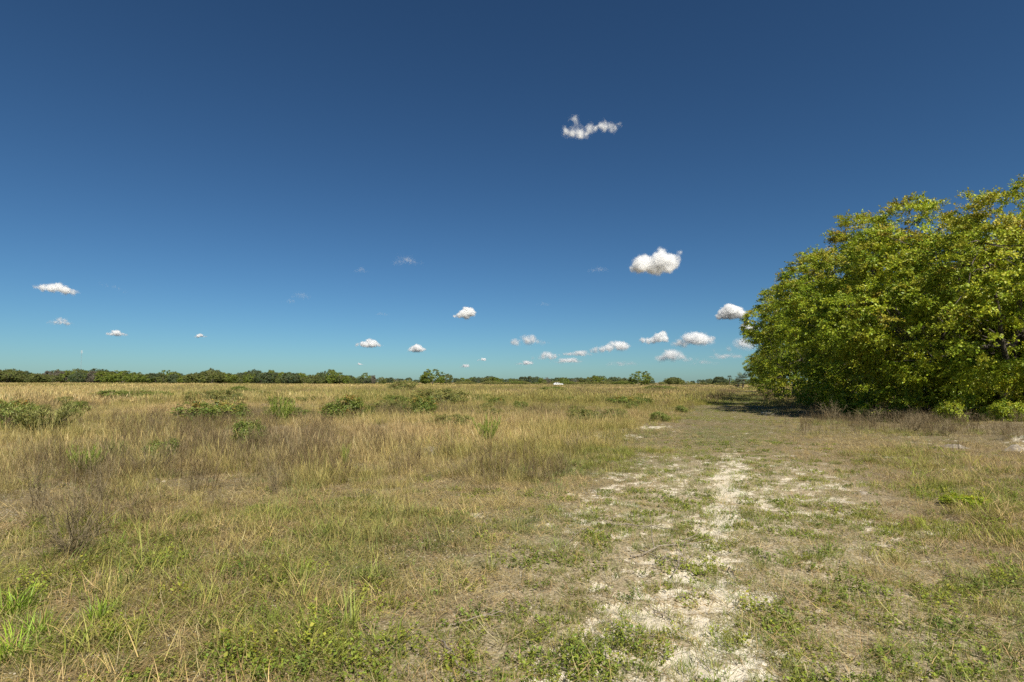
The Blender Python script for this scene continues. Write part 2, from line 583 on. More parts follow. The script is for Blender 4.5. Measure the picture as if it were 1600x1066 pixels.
class Cover:
    """Ground cover nobody could count: tuft shapes plus the points they stand on, in one object."""
    def __init__(self):
        self.var, self.pts = [], []

    def variant(self, g):
        self.var.append(g.arrays())
        return len(self.var) - 1

    def put(self, x, y, pick, scale, tint, rg, tilt=0.12, sz=None):
        n = len(x)
        if n == 0:
            return
        rot = np.stack([rg.normal(0, tilt, n), rg.normal(0, tilt, n), rg.uniform(0, 6.283, n)], -1)
        sx = np.stack([scale, scale, scale if sz is None else sz], -1)
        z = height(x, y)
        self.pts.append((np.stack([x, y, z - 0.008], -1), np.asarray(pick), rot, sx, tint))

    def build(self, name, label, cat, mat):
        V, F, T, VI = [], [], [], []
        n = 0
        for k, (v, f, c) in enumerate(self.var):
            V.append(v); F.append(f + n); T.append(c); VI.append(np.full(len(v), k))
            n += len(v)
        P = np.concatenate([p[0] for p in self.pts])
        N = len(P)
        cat_ = lambda i: np.concatenate([p[i] for p in self.pts])
        V.append(P); VI.append(np.full(N, -1))
        T.append(np.ones((N, 4)))
        pick = np.concatenate([np.zeros(n), cat_(1)])
        rot = np.concatenate([np.zeros((n, 3)), cat_(2)])
        scl = np.concatenate([np.ones((n, 3)), cat_(3)])
        tint = np.concatenate([np.ones((n, 3)), cat_(4)])
        tint = np.concatenate([tint, np.ones((len(tint), 1))], 1)
        me = new_mesh(name, np.concatenate(V), np.concatenate(F), [mat], {
            'tone': ('FLOAT_COLOR', np.concatenate(T)), 'tint': ('FLOAT_COLOR', tint), 'shape': ('INT', np.concatenate(VI)),
            'pick': ('INT', pick), 'turn': ('FLOAT_VECTOR', rot), 'size': ('FLOAT_VECTOR', scl)})
        o = link(name, me)
        tag(o, label, cat, kind='stuff')
        ng = bpy.data.node_groups.new(name + '_scatter', 'GeometryNodeTree')
        ng.interface.new_socket('Geometry', in_out='INPUT', socket_type='NodeSocketGeometry')
        ng.interface.new_socket('Geometry', in_out='OUTPUT', socket_type='NodeSocketGeometry')
        gi, go = ng.nodes.new('NodeGroupInput'), ng.nodes.new('NodeGroupOutput')

        def named(nm, typ):
            q = ng.nodes.new('GeometryNodeInputNamedAttribute')
            q.data_type = typ
            q.inputs[0].default_value = nm
            return next(s for s in q.outputs if s.enabled)

        shape = named('shape', 'INT')
        join = ng.nodes.new('GeometryNodeJoinGeometry')

        def part(k):
            cmp_ = ng.nodes.new('FunctionNodeCompare')
            cmp_.data_type = 'INT'
            cmp_.operation = 'EQUAL'
            ins = [s for s in cmp_.inputs if s.enabled]
            ng.links.new(shape, ins[0])
            ins[1].default_value = k
            sp = ng.nodes.new('GeometryNodeSeparateGeometry')
            sp.domain = 'POINT'
            ng.links.new(gi.outputs[0], sp.inputs[0])
            ng.links.new(cmp_.outputs[0], sp.inputs[1])
            return sp.outputs[0]
        order = list(range(len(self.var)))
        for k in reversed(order):      # a multi-input socket lists the newest link first
            t = ng.nodes.new('GeometryNodeGeometryToInstance')
            ng.links.new(part(k), t.inputs[0])
            ng.links.new(t.outputs[0], join.inputs[0])
        iop = ng.nodes.new('GeometryNodeInstanceOnPoints')
        ng.links.new(part(-1), iop.inputs['Points'])
        ng.links.new(join.outputs[0], iop.inputs['Instance'])
        iop.inputs['Pick Instance'].default_value = True
        ng.links.new(named('pick', 'INT'), iop.inputs['Instance Index'])
        ng.links.new(named('turn', 'FLOAT_VECTOR'), iop.inputs['Rotation'])
        ng.links.new(named('size', 'FLOAT_VECTOR'), iop.inputs['Scale'])
        ng.links.new(iop.outputs[0], go.inputs[0])
        md = o.modifiers.new('scatter', 'NODES')
        md.node_group = ng
        return o


def grey(rg, n, lo=0.7, hi=1.2, hue=0.05):
    b = rg.uniform(lo, hi, n)
    return np.clip(np.stack([b * (1 + rg.normal(0, hue, n)), b, b * (1 + rg.normal(0, hue, n))], -1), 0.1, 2)


def tuft(rg, n, rad, h, w, lean, segs=3, seeds=0.0, hvar=0.35, curl=(0.1, 1.1), tone=(0.52, 1.35)):
    g = Geo()
    r = rad * np.sqrt(rg.uniform(0, 1, n))
    a = rg.uniform(0, 6.283, n)
    bx, by = r * np.cos(a), r * np.sin(a)
    az = a + rg.normal(0, 0.9, n)
    hh = h * rg.uniform(1 - hvar * 1.6, 1 + hvar, n)
    ns = int(n * seeds)
    cut = n - ns
    blades(g, rg, bx[:cut], by[:cut], hh[:cut], w * rg.uniform(.6, 1.3, cut), az[:cut], rg.uniform(0.02, lean, cut), rg.uniform(*curl, cut), grey(rg, cut, *tone), segs)
    if ns:
        blades(g, rg, bx[cut:], by[cut:], hh[cut:] * 1.3, w * rg.uniform(.8, 1.4, ns), az[cut:], rg.uniform(0.0, lean * .6, ns), rg.uniform(0.0, .5, ns), grey(rg, ns, .85, 1.25), 5, seed_head=True)
    return g


def litter_patch(rg, n, rad, lmin, lmax, w):
    g = Geo()
    r = rad * np.sqrt(rg.uniform(0, 1, n))
    a = rg.uniform(0, 6.283, n)
    blades(g, rg, r * np.cos(a), r * np.sin(a), rg.uniform(lmin, lmax, n), w * rg.uniform(.5, 1.4, n), rg.uniform(0, 6.283, n), rg.uniform(1.18, 1.62, n), rg.normal(0.1, .4, n),
           grey(rg, n, .5, 1.25, .07), 3, z0=rg.uniform(0.004, 0.035, n), twist=1.2)
    return g


def forb(rg, stems, rad, h, leaf):
    g = Geo()
    r = rad * np.sqrt(rg.uniform(0, 1, stems))
    a = rg.uniform(0, 6.283, stems)
    bx, by = r * np.cos(a), r * np.sin(a)
    hh = h * rg.uniform(.4, 1.15, stems)
    az = rg.uniform(0, 6.283, stems)
    ln = rg.uniform(0.0, .45, stems)
    blades(g, rg, bx, by, hh, np.full(stems, .004), az, ln, np.full(stems, .15), np.tile([[.75, .7, .55]], (stems, 1)), 2)
    M = 9
    t = np.linspace(.2, 1, M)[None]
    px = bx[:, None] + hh[:, None] * t * np.sin(ln)[:, None] * np.cos(az)[:, None]
    py = by[:, None] + hh[:, None] * t * np.sin(ln)[:, None] * np.sin(az)[:, None]
    pz = hh[:, None] * t * np.cos(ln)[:, None]
    P = np.stack([px, py, pz], -1).reshape(-1, 3)
    n = len(P)
    th = rg.uniform(0, 6.283, n)
    D = np.stack([np.cos(th), np.sin(th), rg.uniform(-.1, .8, n)], -1)
    Nn = np.stack([rg.normal(0, .35, n), rg.normal(0, .35, n), np.ones(n)], -1)
    L = leaf * rg.uniform(.6, 1.3, n)
    leaves(g, P, D, Nn, L, L * rg.uniform(.45, .7, n), grey(rg, n, .6, 1.3, .1))
    return g


def weed_stems(rg, n, rad, h, w):
    """Dead forb: upright brittle stems with short side twigs."""
    g = Geo()
    r = rad * np.sqrt(rg.uniform(0, 1, n))
    a = rg.uniform(0, 6.283, n)
    bx, by = r * np.cos(a), r * np.sin(a)
    hh = h * rg.uniform(.5, 1.15, n)
    az = rg.uniform(0, 6.283, n)
    ln = rg.uniform(0, .35, n)
    blades(g, rg, bx, by, hh, np.full(n, w), az, ln, rg.uniform(-.1, .3, n), grey(rg, n, .6, 1.1), 3)
    K = 10
    t = rg.uniform(.3, 1, (n, K))
    qx = (bx[:, None] + hh[:, None] * t * np.sin(ln)[:, None] * np.cos(az)[:, None]).ravel()
    qy = (by[:, None] + hh[:, None] * t * np.sin(ln)[:, None] * np.sin(az)[:, None]).ravel()
    qz = (hh[:, None] * t * np.cos(ln)[:, None] * .97).ravel()
    m = len(qx)
    blades(g, rg, qx, qy, rg.uniform(.06, .26, m) * h / .7, w * .6 * rg.uniform(.6, 1.6, m), rg.uniform(0, 6.283, m), rg.uniform(.3, 1.0, m), rg.uniform(-.5, .3, m), grey(rg, m, .6, 1.25), 2, z0=qz)
    return g


def lerp(a, b, t):
    t = np.asarray(t)[:, None]
    return np.asarray(a)[None] * (1 - t) + np.asarray(b)[None] * t


STRAW = np.array((.60, .465, .185)); STRAW2 = np.array((.46, .340, .130)); PINKISH = np.array((.43, .29, .15)); PALE = np.array((.68, .55, .29))
OLIVE = np.array((.280, .255, .060)); GREEN = np.array((.130, .185, .030)); LIME = np.array((.285, .315, .042)); BLUEG = np.array((.170, .215, .080))
BROWN = np.array((.165, .118, .058)); GREYB = np.array((.290, .225, .122))


def dry_tint(f, rg):
    n = len(f['u'])
    c = lerp(STRAW2, STRAW, np.clip(f['n2'] * 1.6 - .3 + rg.normal(0, .25, n), 0, 1))
    c = c + (PALE - c) * np.clip(rg.normal(.05, .25, n), 0, .8)[:, None]
    c = c + (PINKISH - c) * np.clip((1 - f['n2']) * 1.8 - 1.0 + rg.normal(0, .15, n), 0, .85)[:, None]
    go = np.clip(f['green'] * .75 + (f['n1'] - .52) * 1.6 + (f['nf'] - .47) * 3.2 + (f['n2'] - .48) * 2.6 + rg.normal(0, .2, n), 0, .85)
    c = c + (OLIVE - c) * go[:, None]
    c = c + (GREYB - c) * np.clip(f['brown'] * .75 + rg.normal(0, .15, n), 0, .85)[:, None]
    return c * rg.uniform(.8, 1.15, (n, 1))


def green_tint(f, rg):
    n = len(f['u'])
    c = lerp(GREEN, LIME, np.clip(f['n1'] * 1.5 - .25 + rg.normal(0, .25, n), 0, 1))
    c = c + (BLUEG - c) * np.clip(f['n2'] * 2.4 - 1.0, 0, .8)[:, None]
    c = c + (STRAW2 - c) * np.clip(rg.normal(.1, .22, n), 0, .7)[:, None]
    return c * rg.uniform(.75, 1.2, (n, 1))


def build_cover():
    rg = np.random.default_rng(21)
    # --- dry grass
    c = Cover()
    near = [c.variant(tuft(rg, 54, .17, .34, .0042, .75, 4, .10)) for _ in range(5)]
    low = [c.variant(tuft(rg, 40, .16, .15, .0034, .95, 3, 0, curl=(.2, 1.6))) for _ in range(4)]
    mid = [c.variant(tuft(rg, 80, .55, .42, .012, .55, 3, .2, tone=(.6, 1.25))) for _ in range(4)]
    far = [c.variant(tuft(rg, 90, 1.6, .48, .05, .5, 2, .2, tone=(.6, 1.25))) for _ in range(3)]

    def tall_keep(f, p):
        return rg.uniform(0, 1, len(f['u'])) < p
    for r0, r1, d in ((4, 9, 26), (9, 16, 24), (16, 28, 15), (28, 45, 9)):
        x, y = scatter(rg, r0, r1, d)
        f = fields(x, y)
        p = np.maximum(f['tall'] * (.35 + .65 * sst(.30, .52, f['n1'] * .6 + f['n3'] * .4)), f['straw'] * .85 * (1 - f['tall'])) * (1 - f['sand'])
        k = tall_keep(f, p)
        x, y, f = x[k], y[k], {q: w[k] for q, w in f.items()}
        n = len(x)
        s = (.28 + .44 * f['tall']) * rg.uniform(.6, 1.3, n) * (.45 + 1.1 * f['n1'])
        c.put(x, y, rg.choice(near, n), s * 1.1, dry_tint(f, rg), rg, sz=s)
    for r0, r1, d in ((.9, 4, 48), (4, 8, 38), (8, 16, 22), (16, 40, 7)):
        x, y = scatter(rg, r0, r1, d)
        f = fields(x, y)
        p = (.55 + .4 * f['straw'] - .25 * f['green'] - .38 * f['track']) * (1 - .8 * f['sand']) * (1 - .6 * f['tall'])
        k = tall_keep(f, p)
        x, y, f = x[k], y[k], {q: w[k] for q, w in f.items()}
        n = len(x)
        s = rg.uniform(.5, 1.3, n) * (1 - .45 * f['track']) * (.8 + .6 * f['n1'] * (1 - f['track']))
        c.put(x, y, rg.choice(low, n), s * 1.15, dry_tint(f, rg), rg, .2, sz=s * .8)
    for r0, r1, d in ((45, 75, 2.6), (75, 130, 1.3)):
        x, y = scatter(rg, r0, r1, d, 48)
        f = fields(x, y)
        k = tall_keep(f, np.maximum(f['tall'], .35 + .5 * f['straw'] - .3 * f['track']))
        x, y, f = x[k], y[k], {q: w[k] for q, w in f.items()}
        n = len(x)
        s = rg.uniform(.6, 1.3, n) * (.35 + .65 * f['tall'])
        c.put(x, y, rg.choice(mid, n), rg.uniform(.8, 1.4, n), dry_tint(f, rg), rg, .08, sz=s * (.7 + .6 * f['n2']))
    for r0, r1, d in ((130, 230, .33), (230, 520, .14)):
        x, y = scatter(rg, r0, r1, d, 47)
        f = fields(x, y)
        k = tall_keep(f, np.maximum(f['tall'], .5))
        x, y, f = x[k], y[k], {q: w[k] for q, w in f.items()}
        n = len(x)
        c.put(x, y, rg.choice(far, n), rg.uniform(.8, 1.4, n), dry_tint(f, rg), rg, .05, sz=rg.uniform(.5, 1.1, n) * (.3 + 1.1 * f['n2']))
    c.build('dry_grass', 'tall straw coloured dry grass covering the field', 'dry grass', M_GRASS)

    # --- green grass
    c = Cover()
    sh = [c.variant(tuft(rg, 34, .10, .10, .0042, .9, 3, 0, curl=(.1, 1.4))) for _ in range(4)]
    tl = [c.variant(tuft(rg, 46, .13, .24, .0052, .95, 4, 0, curl=(.5, 2.0))) for _ in range(4)]
    wide = [c.variant(tuft(rg, 70, .5, .22, .014, .8, 2, 0)) for _ in range(3)]
    farg = [c.variant(tuft(rg, 80, 1.3, .40, .05, .6, 2, 0)) for _ in range(2)]
    for r0, r1, d in ((.9, 4, 150), (4, 8, 110), (8, 14, 62), (14, 28, 20), (28, 45, 8)):
        x, y = scatter(rg, r0, r1, d)
        f = fields(x, y)
        p = np.clip(.15 + .66 * f['green'] + .46 * f['track'] + (f['n1'] - .5) * 2.0 + (f['n3'] - .5) * 1.3, .03, 1) * (1 - .5 * f['sand']) * (1 - .4 * f['tall']) * (1 - .5 * f['straw'])
        k = tall_keep(f, p)
        x, y, f = x[k], y[k], {q: w[k] for q, w in f.items()}
        n = len(x)
        tall_g = (rg.uniform(0, 1, n) < (.20 * (1 - f['track']) * sst(.4, .7, f['n1'] + .3 * f['green']) + .01 + .3 * f['tall'])) & (f['sand'] < .3)
        s = rg.uniform(.55, 1.3, n) * (1 - .25 * f['track'])
        c.put(x, y, np.where(tall_g, rg.choice(tl, n), rg.choice(sh, n)), s, green_tint(f, rg), rg, .15, sz=s * np.where(tall_g, .8, .9))
    for r0, r1, d in ((45, 75, 1.5), (75, 130, .7)):
        x, y = scatter(rg, r0, r1, d, 48)
        f = fields(x, y)
        k = tall_keep(f, np.clip(.26 + f['green'] + (f['nf'] - .50) * 3.4 + (f['n2'] - .5) * 3 + .4 * f['track'], 0, 1))
        x, y, f = x[k], y[k], {q: w[k] for q, w in f.items()}
        n = len(x)
        c.put(x, y, rg.choice(wide, n), rg.uniform(.8, 1.4, n), green_tint(f, rg), rg, .08, sz=rg.uniform(.7, 1.8, n) * (.5 + f['tall']))
    for r0, r1, d in ((130, 400, .07),):
        x, y = scatter(rg, r0, r1, d, 47)
        f = fields(x, y)
        k = tall_keep(f, np.clip(.22 + f['green'] + (f['nf'] - .5) * 3.5, 0, 1))
        x, y, f = x[k], y[k], {q: w[k] for q, w in f.items()}
        n = len(x)
        c.put(x, y, rg.choice(farg, n), rg.uniform(.8, 1.6, n), green_tint(f, rg) * .85, rg, .05, sz=rg.uniform(.7, 1.6, n))
    c.build('green_grass', 'short green grass growing on and beside the sandy track', 'grass', M_GRASS)

    # --- litter of fallen straw
    c = Cover()
    lp = [c.variant(litter_patch(rg, 64, .28, .04, .24, .0036)) for _ in range(5)]
    for r0, r1, d in ((.9, 5, 52), (5, 10, 34), (10, 20, 14)):
        x, y = scatter(rg, r0, r1, d)
        f = fields(x, y)
        k = tall_keep(f, (.75 + .3 * f['straw'] - .25 * f['green']) * (1 - .6 * f['sand']) * (1 - .5 * f['track']))
        x, y, f = x[k], y[k], {q: w[k] for q, w in f.items()}
        n = len(x)
        t = lerp(GREYB, PALE, np.clip(f['n2'] * 1.4 - .2 + rg.normal(0, .3, n), 0, 1))
        t = t + (STRAW2 - t) * rg.uniform(0, .8, (n, 1))
        t = t + (np.array((.34, .20, .10)) - t) * np.clip(rg.normal(.05, .3, n) + (f['n1'] - .5), 0, .7)[:, None]
        c.put(x, y, rg.choice(lp, n), rg.uniform(.7, 1.25, n), t, rg, .05)
    c.build('straw_litter', 'flattened pale straw and dead stalks lying on the soil', 'dead straw', M_GRASS)

    # --- low leafy weeds
    c = Cover()
    fb = [c.variant(forb(rg, 16, .13, .12, .023)) for _ in range(4)]
    mat_ = [c.variant(forb(rg, 22, .11, .04, .016)) for _ in range(3)]
    for r0, r1, d in ((.9, 4, 74), (4, 9, 44), (9, 18, 12)):
        x, y = scatter(rg, r0, r1, d)
        f = fields(x, y)
        forbz = blobs(f['u'], f['v'], [(380, 1020, 300, 60, .9), (30, 1000, 120, 80, .8), (390, 905, 60, 30, .9), (560, 960, 60, 40, .5), (680, 1030, 120, 40, .7), (1510, 775, 90, 20, .9), (200, 890, 130, 30, .5),
                                                    (860, 830, 80, 20, .5), (1550, 920, 90, 25, .6), (1320, 770, 30, 8, .6), (930, 1020, 80, 40, .6), (80, 1060, 200, 60, .8)])
        pf = np.clip(forbz * (.6 + f['n3']) + (f['n1'] - .6) * 1.1, 0, 1) * (1 - f['sand']) * .75
        k = tall_keep(f, pf)
        n = int(k.sum())
        fk = {q: w[k] for q, w in f.items()}
        t = lerp(GREEN * 1.05, LIME * 1.05, np.clip(rg.normal(.55, .3, n), 0, 1))
        t = t + (np.array((.36, .33, .03)) - t) * np.clip(rg.normal(.0, .25, n), 0, .7)[:, None]
        c.put(x[k], y[k], rg.choice(fb, n), rg.uniform(.5, 1.2, n), t, rg)
        pm = np.clip(f['track'] * .62 + f['green'] * .35 + (f['n3'] - .5) * 1.6, 0, 1) * (1 - .8 * f['sand']) * .7
        k2 = tall_keep(f, pm) & ~k
        n = int(k2.sum())
        t = lerp(GREEN * 1.15, LIME * 1.1, np.clip(rg.normal(.5, .3, n), 0, 1))
        c.put(x[k2], y[k2], rg.choice(mat_, n), rg.uniform(.6, 1.4, n), t, rg)
    c.build('leafy_weeds', 'low yellow green leafy weeds among the short grass', 'weeds', M_GRASS)

    # --- dead brown weeds
    c = Cover()
    wd = [c.variant(weed_stems(rg, 18, .2, .52, .0055)) for _ in range(4)]
    wf = [c.variant(weed_stems(rg, 34, .9, .7, .02)) for _ in range(3)]
    for r0, r1, d in ((3, 9, 9), (9, 16, 9), (16, 30, 7), (30, 50, 3.5)):
        x, y = scatter(rg, r0, r1, d)
        f = fields(x, y)
        k = tall_keep(f, np.clip(f['brown'] * 1.1 * sst(.42, .62, f['n1'] * .55 + f['n3'] * .45) + (f['n2'] - .58) * 1.3 * f['tall'], 0, 1) * (1 - .7 * f['sand']) * (1 - f['track']))
        x, y, f = x[k], y[k], {q: w[k] for q, w in f.items()}
        n = len(x)
        s = rg.uniform(.55, 1.25, n)
        c.put(x, y, rg.choice(wd, n), s * 1.15, lerp(BROWN, GREYB, np.clip(rg.normal(.4, .35, n), 0, 1)), rg, sz=s)
    for r0, r1, d in ((50, 120, .4), (120, 330, .07)):
        x, y = scatter(rg, r0, r1, d, 47)
        f = fields(x, y)
        k = tall_keep(f, np.clip(.05 + f['brown'] + (f['nf'] - .52) * 2.0, 0, 1) * (1 - f['track']))
        x, y, f = x[k], y[k], {q: w[k] for q, w in f.items()}
        n = len(x)
        c.put(x, y, rg.choice(wf, n), rg.uniform(.7, 1.3, n), lerp(BROWN, GREYB, rg.uniform(0, 1, n)) * 1.1, rg, sz=rg.uniform(.6, 1.1, n))
    c.build('dead_weeds', 'brown dead weed stalks standing in patches in the field', 'dead weeds', M_GRASS)


build_cover()


# ------------------------------------------------------------------ trees
def crown(rg, RX, HT, z_low, n_lobe, n_clump, twigs, per, leaf, cols, lobe=(.30, .50), spray=.62, flat=.46, skirt=0):
    """Leaves on sprays of twigs round a lobed crown. Returns (Geo, clump centres)."""
    g = Geo()
    zc = (HT + z_low) / 2
    rz = (HT - z_low) / 2
    dirs = rg.normal(0, 1, (n_lobe, 3))
    dirs[:, 2] = dirs[:, 2] * .75 + .12
    dirs /= np.linalg.norm(dirs, axis=1, keepdims=True)
    LC = dirs * np.array([RX, RX, rz]) * rg.uniform(.58, .88, (n_lobe, 1)) + np.array([0, 0, zc])
    LR = RX * rg.uniform(*lobe, n_lobe) * (1 - .3 * np.maximum(0, dirs[:, 2]))
    LC = np.concatenate([LC, [[0, 0, zc]]])
    LS = np.concatenate([np.stack([LR, LR, LR * .8], -1), [[RX * .70, RX * .70, rz * .80]]])
    m = n_clump * 5
    wts = (LS[:, 0] * LS[:, 2])
    wts[-1] *= .35
    li = rg.choice(len(LC), m, p=wts / wts.sum())
    d = rg.normal(0, 1, (m, 3))
    d /= np.linalg.norm(d, axis=1, keepdims=True)
    P = LC[li] + d * LS[li] * rg.uniform(.80, 1.03, (m, 1))
    inside = np.zeros(m)
    for j in range(len(LC)):
        q = np.linalg.norm((P - LC[j]) / LS[j], axis=1)
        inside = np.maximum(inside, np.where(li == j, 0, sst(.98, .72, q)))
    keep = (rg.uniform(0, 1, m) > inside * .93) & (P[:, 2] > z_low * .75) & (P[:, 2] < HT)
    P, d = P[keep][:n_clump], d[keep][:n_clump]
    no = int(.07 * n_clump)
    if skirt:            # long shoots that stand out of the crown's outline
        j = rg.choice(len(P), no, replace=False)
        P[j] += d[j] * np.array([1, 1, .8]) * rg.uniform(.05, .14, (no, 1)) * RX
    if skirt:
        ns = int(skirt * n_clump)
        a = rg.uniform(0, 6.283, ns)
        rr = RX * rg.uniform(.60, .93, ns)
        zz = z_low * .5 + rg.uniform(0, 1, ns) ** 1.2 * HT * .2
        P = np.concatenate([P, np.stack([rr * np.cos(a), rr * np.sin(a), zz], -1)])
        d = np.concatenate([d, np.stack([np.cos(a), np.sin(a), -.2 + 0 * a], -1)])
    C = len(P)
    out = (P - np.array([0, 0, zc])) / np.array([RX, RX, rz])
    out /= np.maximum(np.linalg.norm(out, axis=1, keepdims=True), 1e-6)
    out = out * .6 + d * .5
    # twigs of each spray
    tw = out[:, None] + rg.normal(0, .75, (C, twigs, 3))
    tw[..., 2] *= flat
    tw /= np.linalg.norm(tw, axis=2, keepdims=True)
    tl = spray * rg.uniform(.55, 1.2, (C, twigs, 1))
    t = np.linspace(.12, 1, per)[None, None, :, None]
    Q = P[:, None, None] + tw[:, :, None] * tl[..., None] * t
    Q[..., 2] -= (.18 * (t ** 2) * tl[..., None])[..., 0]
    Q += rg.normal(0, .03, Q.shape)
    n = C * twigs * per
    Q = Q.reshape(n, 3)
    D = (np.repeat(tw.reshape(-1, 3), per, 0) * .6 + rg.normal(0, .6, (n, 3)))
    Nn = rg.normal(0, .36, (n, 3)) + np.array([0, 0, .35]) + np.repeat(out, twigs * per, 0) * .85 + np.repeat(tw.reshape(-1, 3), per, 0) * .35
    L = leaf * rg.uniform(.65, 1.3, n)
    # colour: each spray has its own age (new yellow-green, mature green, rusty catkin tips)
    age = np.clip(rg.normal(.45, .27, C) + (P[:, 2] / HT - .5) * .15, 0, 1)
    rust = np.clip(rg.normal(-.16 if RX > 1 else -.26, .30, C) + np.clip(P[:, 2] / HT - .45, 0, 1) * .9, 0, .8)
    cc = lerp(cols[0], cols[1], age)
    cc = cc + (np.asarray(cols[2]) - cc) * rust[:, None]
    cl = np.repeat(cc, twigs * per, 0) * rg.uniform(.7, 1.3, (n, 1))
    cl[:, 0] *= rg.uniform(.85, 1.2, n)
    leaves(g, Q, D, Nn, L, L * rg.uniform(.42, .62, n), cl)
    return g, P


def limbs(rg, P, HT, r0, n_main=6, n_tw=90, col=(1, 1, 1), base_spread=.3):
    g = Geo()
    top = HT * .42
    for k in range(max(1, n_main // 3)):
        b = np.array([rg.normal(0, base_spread), rg.normal(0, base_spread), -.25])
        pts = wander(rg, b, (rg.normal(0, .3), rg.normal(0, .3), top), 7, .06)
        tube(g, pts, np.linspace(r0 * 1.25, r0 * .6, 7) * (1.0 if k == 0 else .75), col, 8)
        # root flare
    idx = rg.choice(len(P), min(n_main, len(P)), replace=False)
    ends = []
    for i in idx:
        a = np.array([rg.normal(0, .15), rg.normal(0, .15), rg.uniform(.18, 1.0) * top])
        e = a + (P[i] - a) * .82
        e2 = (a + e) / 2 + np.array([0, 0, rg.uniform(-.2, .6)])
        pts = np.concatenate([wander(rg, a, e2, 4, .06)[:-1], wander(rg, e2, e, 4, .08)])
        tube(g, pts, np.linspace(r0 * .55, r0 * .14, len(pts)), col, 6)
        ends += [pts[3], pts[-2], pts[-1]]
    ends = np.array(ends)
    for i in rg.choice(len(P), min(n_tw, len(P)), replace=False):
        j = np.argmin(np.linalg.norm(ends - P[i], axis=1))
        tube(g, wander(rg, ends[j], P[i], 4, .08), np.linspace(r0 * .13, r0 * .04, 4), col, 4)
    return g


OAK = ((.155, .235, .014), (.400, .465, .028), (.43, .320, .045))
OAK_Y = ((.185, .260, .014), (.430, .480, .028), (.46, .350, .045))


def make_tree(name, label, cat, loc, rg, RX, HT, z_low, n_lobe, n_clump, twigs, per, leaf, cols, r0, rz=0, group=None, spray=.62, n_tw=90, **kw):
    t = thing(name, label, cat, loc, rz, 1.0, group)
    g, P = crown(rg, RX, HT, z_low, n_lobe, n_clump, twigs, per, leaf, cols, spray=spray, **kw)
    cr = link('crown', g.mesh('crown', [M_LEAF]), t)
    l = limbs(rg, P, HT, r0, n_tw=n_tw)
    tr = link('trunk', l.mesh('trunk', [M_BARK], True), t)
    KIDS[t.name] = [cr, tr]
    return t


def on_ground(u, d):
    """Ground point at distance d along the view axis, in the column of pixel u."""
    q = px_dir(u, 597)
    return Vector((q.x / q.y * d, d, 0))


def row():
    rg = np.random.default_rng(5)
    G = 'row of oaks along the right side of the track'
    def L(u, d):
        p = on_ground(u, d); p.z = zat(p) ; return p
    t1 = make_tree('oak_tree', 'largest oak, nearest in the row, cut off by the right edge', 'tree', L(1590, 25.5), rg, 6.0, 10.3, .55, 18, 1000, 9, 18, .112, OAK_Y, .26, group=G, skirt=.12)
    t2 = make_tree('oak_tree', 'broad oak with low skirts, second in the row from the right edge', 'tree', L(1440, 29), rg, 5.4, 11.7, .45, 17, 1000, 9, 18, .112, OAK, .25, group=G, skirt=.12)
    t3 = make_tree('oak_tree', 'tall oak with upswept branch tips, third from the right edge', 'tree', L(1356, 37), rg, 4.6, 12.3, .8, 16, 850, 9, 15, .125, OAK, .24, group=G, skirt=.12)
    t4 = make_tree('oak_tree', 'oak with open rusty tipped top, between the tall oaks and the far end', 'tree', L(1290, 49), rg, 5.0, 13.2, .8, 18, 700, 8, 13, .145, OAK, .24, group=G, skirt=.12)
    t5 = make_tree('oak_tree', 'oak leaning over the track, with thin outer sprays against clouds', 'tree', L(1242, 63), rg, 4.9, 12.2, 2.6, 15, 560, 8, 11, .165, OAK, .22, group=G, skirt=.12)
    dup(t4, L(1222, 76), 2.1, .72, 'bright green smaller oak behind the leaning one', G)
    dup(t5, L(1205, 98), 4.0, .66, 'low round oak close to the far end of the row', G)
    dup(t4, L(1196, 128), 5.2, .74, 'last bushy oak at the far end of the row', G)
    # those behind, which close the gaps
    B = 'oaks standing behind the front row'
    for k, (u, d, s, src, a) in enumerate(((1690, 30, .98, t2, 1.0), (1560, 37, 1.02, t1, 2.5), (1455, 44, 1.0, t3, 4.0), (1385, 56, 1.0, t2, 5.0), (1330, 70, 1.0, t4, .7), (1800, 26, .95, t3, 3.3), (1660, 42, 1.0, t2, 1.7), (1540, 55, 1.0, t3, 2.9), (1440, 72, 1.0, t4, 4.4), (1780, 38, 1.0, t1, 5.5), (1380, 92, .9, t5, 1.2))):
        dup(src, L(u, d), a, s, 'oak behind the front row, seen only through its gaps', B)


row()


